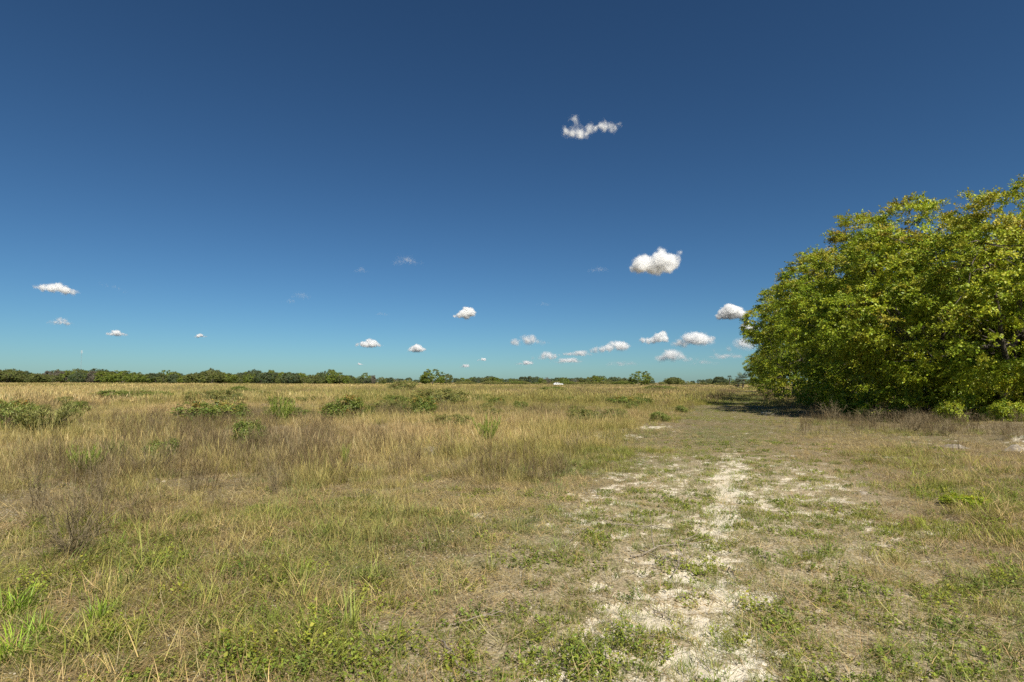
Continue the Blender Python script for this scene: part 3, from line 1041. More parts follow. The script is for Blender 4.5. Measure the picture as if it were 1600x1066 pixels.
def far_trees():
    rg = np.random.default_rng(11)
    c_ol = ((.09, .12, .03), (.215, .245, .058), (.15, .12, .065))
    c_gr = ((.09, .145, .024), (.265, .320, .040), (.16, .15, .045))
    c_gy = ((.125, .120, .085), (.190, .175, .120), (.18, .15, .11))
    c_bl = ((.07, .105, .048), (.14, .185, .072), (.12, .12, .065))
    spec = [('olive', c_ol), ('bright green', c_gr), ('grey brown', c_gy), ('dark bluish green', c_bl)]
    base = []
    org = Vector((0, 0, 0))
    for k, (nm, cols) in enumerate(spec):
        for j in range(2):
            base.append(make_tree('far_tree', nm, 'tree', org, rg, 4.6 + j, 8.0, .3, 11, 230, 5, 8, .42, cols, .22, spray=.9, n_tw=10, lobe=(.3, .5)))
    used = set()
    LBL = {0: 'olive tree', 1: 'bright green tree', 2: 'grey brown tree', 3: 'dark bluish green tree'}

    def put(kind, u, base_v, top_v, dist, wide=1.0, label=None, group=None):
        k = kind * 2 + int(rg.integers(0, 2))
        h = (base_v - top_v) / FPX * dist
        s = max(h, 1.2) / 8.0
        p = on_ground(u, dist)
        p.z = zat(p) * (1 if dist < 700 else 0)
        sc_ = (s * wide, s * wide, s)
        lb = label or LBL[kind] + (' in the long left belt of the distant treeline' if u < 601 else ' in the low far belt of trees right of the middle')
        if k not in used:
            used.add(k)
            o = base[k]
            o.location = p
            o.scale = sc_
            o.rotation_euler = (0, 0, rg.uniform(0, 6.28))
            o['label'] = lb
        else:
            o = dup(base[k], p, rg.uniform(0, 6.28), sc_, lb)
        if group:
            o['group'] = group
        elif 'group' in o:
            del o['group']
        return o
    TU = [-60, 0, 20, 45, 60, 80, 100, 115, 135, 160, 185, 200, 230, 255, 290, 300, 325, 335, 350, 362, 385, 400, 425, 450, 465, 480, 500, 508, 520, 530, 540, 560, 575, 588, 596, 604, 612, 625, 640, 652]
    TV = [576, 574, 577, 580, 581, 580, 577, 578, 577, 577, 577, 580, 582, 581, 583, 582, 577, 577, 582, 583, 579, 580, 580, 580, 581, 584, 582, 582, 583, 582, 585, 588, 586, 592, 591, 590, 594, 590, 591, 593]
    # left belt: front and back ranks
    for rank, (dd, step) in enumerate(((300, 13), (325, 15), (360, 17))):
        u = -70.0 + rank * 5
        while u < 600:
            tv = np.interp(u, TU, TV)
            bv = 597.2 + u * .0052
            grey_zone = (55 < u < 100) or (130 < u < 175) or (565 < u < 583)
            kind = int(rg.choice([0, 1, 2, 3], p=[.2, .1, .6, .1] if grey_zone else ([.42, .38, .04, .16] if u > 190 else [.5, .22, .1, .18])))
            drop = (rg.uniform(0, 4.5) if rank == 0 else rg.uniform(-.8, 3.0))
            wd = rg.uniform(.8, 1.3)
            if rank == 1 and rg.uniform() < .22:
                drop, wd = rg.uniform(-4, -1.5), rg.uniform(.5, .8)
            put(kind, u, bv, tv + drop, dd * rg.uniform(.97, 1.03), wd, group='trees of the distant treeline across the field')
            u += step * rg.uniform(.7, 1.3)
    # right belt: lower, farther
    TU2 = [600, 615, 630, 645, 655, 700, 715, 740, 760, 775, 790, 800, 815, 830, 850, 862, 880, 900, 920, 935, 948, 965, 985, 1020, 1040, 1052, 1066, 1085, 1105, 1120, 1140, 1160, 1200]
    TV2 = [590, 590, 590, 591, 593, 592, 590, 589.5, 588, 589, 592, 591, 588.5, 588, 590, 589.5, 589, 590, 588, 586.5, 590, 587.5, 591, 594, 593, 588, 594, 593.5, 593, 588, 593, 592, 592]
    for rank, (dd, step) in enumerate(((430, 9), (480, 11))):
        u = 602.0 + rank * 4
        while u < 1200:
            if 1022 < u < 1040 or 1068 < u < 1080 or (1090 < u < 1112 and rank):
                u += 4
                continue
            tv = np.interp(u, TU2, TV2)
            kind = int(rg.choice([0, 1, 2, 3], p=[.36, .22, .06, .36]))
            put(kind, u, 598.0 + u * .0030, tv + rg.uniform(0, 2.5), dd * rg.uniform(.97, 1.03), rg.uniform(.75, 1.15), group='trees of the low far belt right of the middle')
            u += step * rg.uniform(.7, 1.3)
    # single trees
    put(1, 676, 601.5, 578, 290, .95, 'tall bright green tree standing clear of the treeline, near the middle')
    put(0, 697, 601.5, 583, 296, .7, 'olive tree on the right flank of the tall clear standing tree')
    put(1, 664, 601.5, 582, 293, .7, 'green tree on the left flank of the tall clear standing tree')
    put(1, 1002, 605, 582.5, 235, 1.05, 'round bright green bush tree standing alone before the far belt')
    put(0, 1052, 601.5, 588, 330, 1.2, 'broad olive tree standing alone right of the round green one')
    put(3, 1125, 601.5, 588, 330, 1.0, 'dark round tree just left of the palm at the row end')
    put(3, 1103, 601.5, 592, 340, 1.0, 'small dark tree left of the dark round one')
    put(1, 518, 600.5, 577, 296, .7, 'airy tall tree rising above the treeline left of the middle')
    put(3, 505, 600.5, 580, 298, .45, 'narrow dark tree beside the airy tall one')
    put(0, 330, 599.2, 576.5, 298, .9, 'tall flat topped tree rising over the left treeline')
    put(0, 10, 597.2, 573.5, 297, 1.1, 'tallest tree of the left treeline, at the left edge')
    for k, o in enumerate(base):
        if k not in used:
            for ch in KIDS[o.name]:
                bpy.data.objects.remove(ch)
            bpy.data.objects.remove(o)


far_trees()


# ------------------------------------------------------------------ shrubs and single plants in the field
def make_shrub(name, rg, cols, n_clump=90, per=8, leaf=.07, hw=.55, tips=None):
    """Bushy shrub one metre tall and about one wide."""
    t = thing(name, 'x', 'shrub', (0, 0, 0))
    g, P = crown(rg, hw, 1.0, .06, 8, n_clump, 5, per, leaf, cols, lobe=(.35, .55), spray=.20, flat=1.1, skirt=.2)
    f = link('foliage', g.mesh('foliage', [M_LEAF]), t)
    s = Geo()
    for i in rg.choice(len(P), min(26, len(P)), replace=False):
        tube(s, wander(rg, (rg.normal(0, .05), rg.normal(0, .05), -.05), P[i], 5, .03), np.linspace(.014, .004, 5), (.16, .12, .09), 4)
    k = link('stem', s.mesh('stem', [M_BARK]), t)
    KIDS[t.name] = [f, k]
    return t


def make_plume(name, rg, col):
    """Feathery upright weed: many fine ascending sprays."""
    t = thing(name, 'x', 'shrub', (0, 0, 0))
    g = Geo()
    n = 26
    a = rg.uniform(0, 6.283, n)
    r = .16 * np.sqrt(rg.uniform(0, 1, n))
    bx, by = r * np.cos(a), r * np.sin(a)
    hh = rg.uniform(.6, 1.05, n)
    ln = rg.uniform(.05, .5, n)
    s = Geo()
    blades(s, rg, bx, by, hh, np.full(n, .012), a, ln, np.full(n, .1), np.tile([[.2, .17, .09]], (n, 1)), 3)
    K = 70
    tt = rg.uniform(.22, 1, (n, K))
    qx = (bx[:, None] + hh[:, None] * tt * np.sin(ln + .05)[:, None] * np.cos(a)[:, None]).ravel()
    qy = (by[:, None] + hh[:, None] * tt * np.sin(ln + .05)[:, None] * np.sin(a)[:, None]).ravel()
    qz = (hh[:, None] * tt * np.cos(ln + .05)[:, None]).ravel()
    m = len(qx)
    cl = np.asarray(col)[None] * rg.uniform(.6, 1.35, (m, 1)) * np.array([1, 1, 1.0])
    blades(g, rg, qx, qy, rg.uniform(.06, .2, m), np.full(m, .010), rg.uniform(0, 6.283, m), rg.uniform(.2, .9, m), rg.uniform(-.4, .3, m), cl, 2, z0=qz)
    f = link('foliage', g.mesh('foliage', [M_LEAF]), t)
    k = link('stem', s.mesh('stem', [M_DRY]), t)
    KIDS[t.name] = [f, k]
    return t


def make_dead_bush(name, rg, n=14, spread=.5):
    t = thing(name, 'x', 'dead bush', (0, 0, 0))
    g = Geo()
    for i in range(n):
        a = rg.uniform(0, 6.283)
        ln = abs(rg.normal(.2, spread))
        L = rg.uniform(.6, 1.05)
        e = np.array([math.cos(a) * math.sin(ln), math.sin(a) * math.sin(ln), math.cos(ln)]) * L
        b = np.array([rg.normal(0, .06), rg.normal(0, .06), -.05])
        pts = wander(rg, b, e, 6, .03)
        tube(g, pts, np.linspace(.010, .0035, 6), (1, 1, 1), 4)
        for j in range(11):
            q = pts[rg.integers(1, 6)]
            d = e / L + rg.normal(0, .55, 3)
            d[2] = abs(d[2]) * .8 + .1
            d /= np.linalg.norm(d)
            l2 = rg.uniform(.12, .38)
            p2 = wander(rg, q, q + d * l2, 4, .015)
            tube(g, p2, np.linspace(.004, .0016, 4), (1, 1, 1), 3)
            for m in range(3):
                d3 = d + rg.normal(0, .6, 3)
                d3 /= np.linalg.norm(d3)
                q3 = p2[rg.integers(1, 4)]
                tube(g, np.array([q3, q3 + d3 * rg.uniform(.05, .16)]), np.array([.0022, .001]), (1, 1, 1), 3)
    k = link('branches', g.mesh('branches', [M_DEADWOOD]), t)
    KIDS[t.name] = [k]
    return t


def make_tuft(name, rg, col, n=60, rad=.12, h=.5, w=.011):
    g = tuft(rg, n, rad, h, w, .65, 5, 0, curl=(.2, 1.5))
    V, F, C = g.arrays()
    C[:, :3] *= np.asarray(col)[None]
    me = new_mesh(name, V, F, [M_LEAF], {'tone': ('FLOAT_COLOR', C)})
    o = link(name, me)
    KIDS[o.name] = []
    return tag(o, 'x', 'grass tuft')


def field_plants():
    rg = np.random.default_rng(31)
    PEP = ((.105, .155, .028), (.235, .290, .055), (.46, .20, .06))
    OLV = ((.140, .165, .045), (.290, .300, .080), (.36, .26, .09))
    DRK = ((.115, .165, .032), (.245, .300, .055), (.25, .22, .07))
    protos = {
        'pep': make_shrub('shrub', rg, PEP, 150, 11, .058), 'pep2': make_shrub('shrub', rg, PEP, 130, 11, .058, .62),
        'olv': make_shrub('shrub', rg, OLV, 140, 11, .052, .62), 'drk': make_shrub('shrub', rg, DRK, 140, 11, .055, .58),
        'plm': make_plume('feathery_shrub', rg, (.27, .34, .055)), 'plo': make_plume('feathery_shrub', rg, (.29, .29, .09)),
        'sap': make_shrub('sapling', rg, OAK, 130, 9, .075, .6), 'dead': make_dead_bush('dead_bush', rg), 'dead2': make_dead_bush('dead_bush', rg, 10, .35),
        'tuf': make_tuft('grass_tuft', rg, (.25, .36, .035), 95, .17, .40, .014), 'tuf2': make_tuft('grass_tuft', rg, (.27, .31, .06), 46, .10, .42, .009),
    }
    used = set()

    def put(kind, u, v, w, h, label, group=None, low=False):
        p = px_ground(u, v)
        p.z = zat(p) - .01
        d = p.y
        sw, sh = w / FPX * d / 1.12, h / FPX * d * (1.0 if low else 1.0) + (0 if low else .10 if v < 760 and u < 1100 else 0)
        if kind in ('tuf', 'tuf2'):
            sw, sh = w / FPX * d / .7, h / FPX * d / .42
        if kind in ('dead', 'dead2'):
            sw, sh = w / FPX * d / 1.3, h / FPX * d / .95
        o = protos[kind]
        a = rg.uniform(0, 6.28)
        if kind in used:
            o = dup(o, p, a, (sw, sw, sh), label)
            if 'group' in o: del o['group']
        else:
            used.add(kind)
            o.location = p
            o.rotation_euler = (0, 0, a)
            o.scale = (sw, sw, sh)
            o['label'] = label
        if group:
            o['group'] = group
        return o
    S = 'shrubs standing out in the dry field'
    put('pep', 541, 656, 52, 31, 'compact green shrub with rusty orange leaves, alone in pale grass left of the middle', S)
    put('plm', 437, 664, 52, 38, 'pale feathery shrub between the two rusty leaved shrubs on the left', S)
    put('pep2', 338, 664, 76, 32, 'wide green shrub with a few red leaves on the left of the field', S)
    put('pep', 14, 672, 52, 40, 'dark shrub with red leaves at the left edge of the picture', S)
    put('plo', 70, 680, 120, 46, 'wide feathery olive shrub beside the red leaved one at the left edge', S)
    put('pep2', 662, 650, 40, 28, 'rusty topped shrub below the wide green bush near the middle', S)
    put('olv', 688, 632, 62, 22, 'wide olive bush in the middle distance, below the tall clear tree', S)
    put('olv', 628, 613, 38, 17, 'low green bush just before the treeline near the middle', S)
    put('plm', 762, 694, 44, 38, 'bright green feathery weed alone in the straw, right of the middle bushes', S)
    put('drk', 392, 704, 42, 38, 'small dark green shrub at the edge of the brown weed patch', S)
    put('drk', 205, 627, 70, 15, 'long low dark green thicket in the far left field', S)
    put('drk', 245, 626, 50, 13, 'right end of the low dark thicket in the far left field', S)
    put('olv', 318, 631, 40, 16, 'olive shrub behind the red flecked wide shrub', S)
    put('olv', 352, 630, 44, 18, 'second olive shrub, just right of the one behind the wide shrub', S)
    put('drk', 378, 618, 30, 13, 'small dark shrub far off, above the pair of olive shrubs', S)
    put('plm', 130, 752, 56, 42, 'light green feathery shrub in the brown weeds on the left', S)
    put('plo', 182, 726, 40, 34, 'thin olive feathery plant right of the light green one in the weeds', S)
    put('drk', 252, 724, 36, 28, 'leafy green plant in the brown weeds, left of the small dark shrub', S)
    put('plm', 540, 728, 16, 28, 'narrow bright green plant at the front of the tall grass', S)
    put('olv', 705, 668, 46, 15, 'flat olive shrub right of the rusty topped one', S)
    put('olv', 600, 640, 34, 12, 'thin olive shrub between the rusty shrubs', S)
    put('drk', 618, 633, 26, 12, 'tiny dark shrub left of the wide olive bush', S)
    put('pep2', 985, 633, 50, 12, 'low brownish shrub beside the far track', S)
    put('drk', 860, 614, 44, 9, 'flat dark green shrub far off, below the white vehicle', S)
    put('drk', 1030, 612, 40, 8, 'flat dark shrub far off, below the lone olive tree', S)
    put('olv', 412, 626, 30, 12, 'small olive shrub midway to the treeline on the left', S)
    put('sap', 1505, 792, 46, 16, 'low bright green leafy plant on the right bank', S)
    put('sap', 1410, 654, 26, 25, 'leafy sapling at the foot of the second oak', S)
    put('sap', 1490, 664, 31, 30, 'yellow green sapling at the foot of the nearest oak', S)
    put('sap', 1580, 670, 33, 30, 'dark leafy sapling under the nearest oak at the right edge', S)
    put('sap', 1330, 648, 24, 21, 'leafy sapling under the tall third oak', S)
    put('dead', 1425, 676, 70, 30, 'tangle of bare dead brush at the foot of the second oak', S)
    put('dead2', 1365, 666, 56, 28, 'bare dead brush under the gap between second and third oak', S)
    put('dead', 1300, 655, 50, 26, 'bare dead brush at the foot of the tall third oak', S)
    put('dead2', 1478, 684, 60, 26, 'low bare dead brush below the yellow green sapling', S)
    put('dead', 108, 868, 140, 105, 'large bare dead bush with dark twigs in the left foreground')
    put('dead2', 55, 800, 90, 80, 'bare dead bush behind the large one at the left edge')
    put('dead2', 152, 790, 70, 70, 'smaller dead bush right of the large bare one')
    put('dead2', 428, 772, 60, 52, 'upright clump of dead stalks in front of the tall grass')
    put('dead', 300, 770, 46, 34, 'small dead bush in front of the brown weeds')
    put('dead', 222, 745, 80, 44, 'dead bush in the brown weed patch on the left')
    put('tuf', 152, 968, 62, 44, 'single bright green grass tuft with upright blades, left foreground')
    put('tuf', 22, 950, 90, 50, 'big bright green grass clump at the left edge')
    put('tuf', 14, 1022, 110, 57, 'wide bright green grass clump in the lower left corner')
    put('tuf', 60, 985, 70, 39, 'bright green grass clump right of the two big ones at the left edge')
    put('tuf2', 418, 985, 80, 52, 'blue green grass tuft in the left foreground')
    put('tuf2', 545, 975, 90, 60, 'yellow green grass tuft in the middle foreground')
    put('tuf2', 585, 905, 100, 40, 'pale green grass tuft behind the yellow green one')
    put('tuf2', 765, 890, 70, 40, 'olive grass tuft left of the track')
    put('tuf2', 470, 905, 70, 36, 'grey green grass tuft left of the pale one')
    # small shrubs dotted over the far field
    rg2 = np.random.default_rng(77)
    n = 0
    while n < 95:
        u, v = rg2.uniform(-40, 1090), rg2.uniform(604, 660)
        if v < 606 + 3 * rg2.uniform(0, 1) or rg2.uniform(0, 1) < (v - 604) / 75:
            continue
        h = (v - 594) * rg2.uniform(.18, .38)
        kk = str(rg2.choice(['olv', 'drk', 'pep2', 'plo', 'olv']))
        lb = {'olv': 'small olive shrub dotted in the far dry grass', 'drk': 'small dark green shrub dotted in the far dry grass', 'pep2': 'small rusty leaved shrub dotted in the far dry grass', 'plo': 'small feathery olive plant dotted in the far dry grass'}[kk]
        put(kk, u, v, h * rg2.uniform(1.2, 2.2), h, lb, 'small shrubs dotted across the far field', True)
        n += 1
    # grey-green scrub strip in front of the far belt
    for k in range(46):
        u = 705 + k * 9.6 + rg2.uniform(-4, 4)
        if 990 < u < 1018:
            continue
        d = rg2.uniform(300, 345)
        p = on_ground(u, d)
        p.z = zat(p)
        s = rg2.uniform(1.3, 2.4)
        kk = str(rg2.choice(['olv', 'plo', 'drk'], p=[.4, .45, .15]))
        dup(protos[kk], p, rg2.uniform(0, 6), (s * rg2.uniform(1.6, 2.6), s * 2, s), 'low grey green scrub bush in the strip before the far belt', 'scrub strip in front of the far belt')


field_plants()


# ------------------------------------------------------------------ palms at the far end of the row
def palms():
    rg = np.random.default_rng(3)

    def palm(loc, h, fr, label, nf=26):
        t = thing('cabbage_palm', label, 'palm', loc)
        g = Geo()
        tube(g, wander(rg, (0, 0, -.2), (rg.normal(0, .15), rg.normal(0, .15), h), 6, .04), np.full(6, .2), (1, 1, 1), 8)
        link('trunk', g.mesh('trunk', [M_BARK], True), t)
        f = Geo()
        for i in range(nf):
            a = rg.uniform(0, 6.283)
            el = rg.uniform(-.5, 1.3)
            d = np.array([math.cos(a) * math.cos(el), math.sin(a) * math.cos(el), math.sin(el)])
            tip = np.array([0, 0, h]) + d * fr * .55
            tube(f, np.array([[0, 0, h], tip]), np.array([.02, .012]), (.10, .11, .04), 3)
            m = 15
            sd = np.cross(d, [0, 0, 1.0]); sd /= np.linalg.norm(sd)
            an = np.linspace(-1.5, 1.5, m)
            D = d[None] * np.cos(an)[:, None] + sd[None] * np.sin(an)[:, None]
            D[:, 2] -= .22
            leaves(f, np.tile(tip, (m, 1)), D, np.tile(np.cross(sd, d), (m, 1)) + rg.normal(0, .2, (m, 3)), fr * .55 * rg.uniform(.8, 1.1, m), np.full(m, .09), np.array([[.085, .105, .055]]) * rg.uniform(.6, 1.5, (m, 1)))
        link('fronds', f.mesh('fronds', [M_LEAF]), t)
    p = on_ground(1160, 150); p.z = zat(p)
    palm(p, 2.6, 2.2, 'grey green palm at the far end of the oak row')
    p = on_ground(1152, 158); p.z = zat(p)
    palm(p, 1.4, 1.9, 'lower palm left of the grey green one at the row end', 20)
    p = on_ground(1140, 310); p.z = zat(p)
    palm(p, 4.2, 1.6, 'small far palm on a thin trunk left of the row end', 22)


palms()


# ------------------------------------------------------------------ sticks, sand mounds
def sticks():
    rg = np.random.default_rng(8)
    L = [((955, 822), (1046, 832), .012, 'long straight grey stick lying across the track'), ((985, 872), (1090, 846), .011, 'crooked stick nearest the middle of the track, pointing right'),
         ((1050, 902), (1085, 868), .009, 'short stick below the crooked one on the track'), ((1000, 862), (1062, 888), .010, 'dark stick crossing under the crooked one'),
         ((882, 858), (925, 822), .008, 'thin pale stick propped up left of the track'), ((1128, 892), (1150, 905), .008, 'tiny stick in the sand right of the crooked one'),
         ((688, 1000), (735, 1066), .008, 'dark stick at the bottom edge of the picture'), ((705, 975), (790, 960), .007, 'thin straw coloured stick in the middle foreground'),
         ((1060, 965), (1010, 950), .007, 'short stick half buried in the near sand')]
    for (a, b, r, lb) in L:
        A, B = px_ground(*a), px_ground(*b)
        c = (A + B) / 2
        c.z = zat(c)
        g = Geo()
        e0, e1 = np.array(A - c), np.array(B - c)
        e0[2], e1[2] = zat(A) - c.z + r + .01, zat(B) - c.z + r + .035
        pts = wander(rg, e0, e1, 8, .018)
        pts[:, 2] = np.maximum(pts[:, 2], .012)
        tube(g, pts, np.linspace(r * .75, r * .3, 8), (1, 1, 1), 6)
        ln = np.linalg.norm(e1 - e0)
        for k in range(3):
            q = pts[rg.integers(2, 7)]
            d = (e1 - e0) / ln + rg.normal(0, .6, 3)
            d[2] = abs(d[2]) * .35
            tube(g, wander(rg, q, q + d / np.linalg.norm(d) * ln * rg.uniform(.2, .4), 4, .008), np.linspace(r * .5, r * .2, 4), (1, 1, 1), 4)
        tag(link('fallen_stick', g.mesh('fallen_stick', [M_GREYWOOD], True), None, c), lb, 'stick', 'dead sticks lying on the track')


sticks()


def mounds():
    rg = np.random.default_rng(14)
    m = bark_mat('pale_sand', (.16, .13, .095), (.36, .315, .25), 7)
    for (u, v, w, h, lb) in ((675, 705, 28, 8, 'small pale sand mound in the straw near the middle'), (1588, 706, 40, 12, 'pale sand heap on the bank at the right edge'),
                             (1490, 700, 44, 6, 'greyish sand hump on the bank left of the pale heap'), (1350, 772, 26, 4, 'tiny sand hump right of the track'), (862, 860, 10, 4, 'small pale clod left of the near sand')):
        p = px_ground(u, v)
        p.z = zat(p)
        sx, sz = w / FPX * p.y / 2, h / FPX * p.y
        a = np.linspace(0, 2 * np.pi, 40, endpoint=False)
        rr = np.linspace(0.02, 1.15, 14)
        A_, Q = np.meshgrid(a, rr)
        x, y = Q * np.cos(A_), Q * np.sin(A_)
        k = int(rg.integers(1, 999))
        z = (np.exp(-(Q * 1.5) ** 2) * (.45 + 1.1 * fbm(x + k, y + k, .5, k, 3)) - .16 * Q - .02)
        V = np.stack([x * sx, y * sx * .8, z * sz], -1).reshape(-1, 3)
        i = np.arange(13)[:, None] * 40
        j = np.arange(40)[None]
        F = np.stack([i + j, i + (j + 1) % 40, i + 40 + (j + 1) % 40, i + 40 + j], -1).reshape(-1, 4)
        o = link('sand_mound', new_mesh('sand_mound', V, F, [m], smooth=True), None, p)
        tag(o, lb, 'sand mound')


mounds()


# ------------------------------------------------------------------ far mast and vehicle
def mast():
    d = 1500
    p = on_ground(125, d)
    m = plain_mat('galvanised_steel', (.36, .37, .38), .5, .3)
    mw = plain_mat('white_antenna', (.8, .8, .8), .4)
    t = thing('radio_mast', 'thin lattice radio mast far behind the left treeline', 'mast', p)
    g = Geo()
    hh = 80
    w = .9
    cs = [np.array([math.cos(a), math.sin(a), 0]) * w for a in (0.3, 2.4, 4.5)]
    for c in cs:
        tube(g, np.array([c, c + [0, 0, hh]]), np.array([.06, .06]), (1, 1, 1), 4)
    for k in range(40):
        for i in range(3):
            a, b = cs[i], cs[(i + 1) % 3]
            tube(g, np.array([a + [0, 0, k * 2], b + [0, 0, k * 2 + 2]]), np.array([.05, .05]), (1, 1, 1), 3)
    link('lattice', g.mesh('lattice', [m]), t)
    g = Geo()
    for c in cs:
        for z in (hh - 1, hh - 5):
            tube(g, np.array([c * 1.9 + [0, 0, z - 1.6], c * 1.9 + [0, 0, z + 1.6]]), np.array([.3, .3]), (1, 1, 1), 6)
    link('antenna', g.mesh('antenna', [mw]), t)
    g = Geo()
    tube(g, np.array([[0, 0, hh], [0, 0, hh + 4]]), np.array([.08, .04]), (1, 1, 1), 5)
    link('lightning_rod', g.mesh('lightning_rod', [m]), t)


mast()


def car():
    p = on_ground(872, 265)
    p.z = zat(p)
    t = thing('parked_car', 'small white vehicle parked far across the field', 'car', p, R(6))
    paint = plain_mat('white_paint', (.8, .8, .78), .3)
    glass = plain_mat('dark_glass', (.02, .025, .03), .08)
    rub = plain_mat('rubber', (.02, .02, .02), .8)
    rim = plain_mat('wheel_rim', (.5, .5, .5), .3, .8)

    def prism(name, prof, y0, y1, mat, parent, bev=.05):
        bm = bmesh.new()
        a = [bm.verts.new((x, y0, z)) for x, z in prof]
        b = [bm.verts.new((x, y1, z)) for x, z in prof]
        n = len(prof)
        bm.faces.new(a); bm.faces.new(b[::-1])
        for i in range(n):
            bm.faces.new((a[i], b[i], b[(i + 1) % n], a[(i + 1) % n]))
        bmesh.ops.recalc_face_normals(bm, faces=bm.faces)
        if bev:
            bmesh.ops.bevel(bm, geom=list(bm.edges), offset=bev, segments=2, affect='EDGES')
        me = bpy.data.meshes.new(name)
        bm.to_mesh(me); bm.free()
        me.materials.append(mat)
        return link(name, me, parent)
    prism('body', [(-2.2, .35), (2.2, .35), (2.25, .75), (2.1, .95), (1.1, 1.02), (-2.0, 1.05), (-2.25, .9)], -.88, .88, paint, t)
    prism('roof', [(-1.75, 1.0), (.95, 1.0), (.35, 1.5), (-1.35, 1.52)], -.74, .74, paint, t)
    for y in (-.765, .745):
        prism('side_window', [(-.4, 1.08), (.72, 1.08), (.28, 1.43), (-.4, 1.44)], y, y + .02, glass, t, 0)
        prism('side_window', [(-1.5, 1.08), (-.52, 1.08), (-.52, 1.44), (-1.22, 1.44)], y, y + .02, glass, t, 0)
    for x in (-1.4, 1.4):
        for y in (-.9, .72):
            w = link('wheel', None, t)
            g = Geo()
            a = np.linspace(0, 2 * np.pi, 17)
            for r, nm, mt, yy in ((.33, 'tyre', rub, (y, y + .18)), (.2, 'rim', rim, (y - .01, y + .19))):
                g = Geo()
                tube(g, np.array([[x, yy[0] - .001, .33], [x, yy[0], .33], [x, yy[1], .33], [x, yy[1] + .001, .33]]), np.array([r * .3, r, r, r * .3]), (1, 1, 1), 16)
                link(nm, g.mesh(nm, [mt]), w)


car()


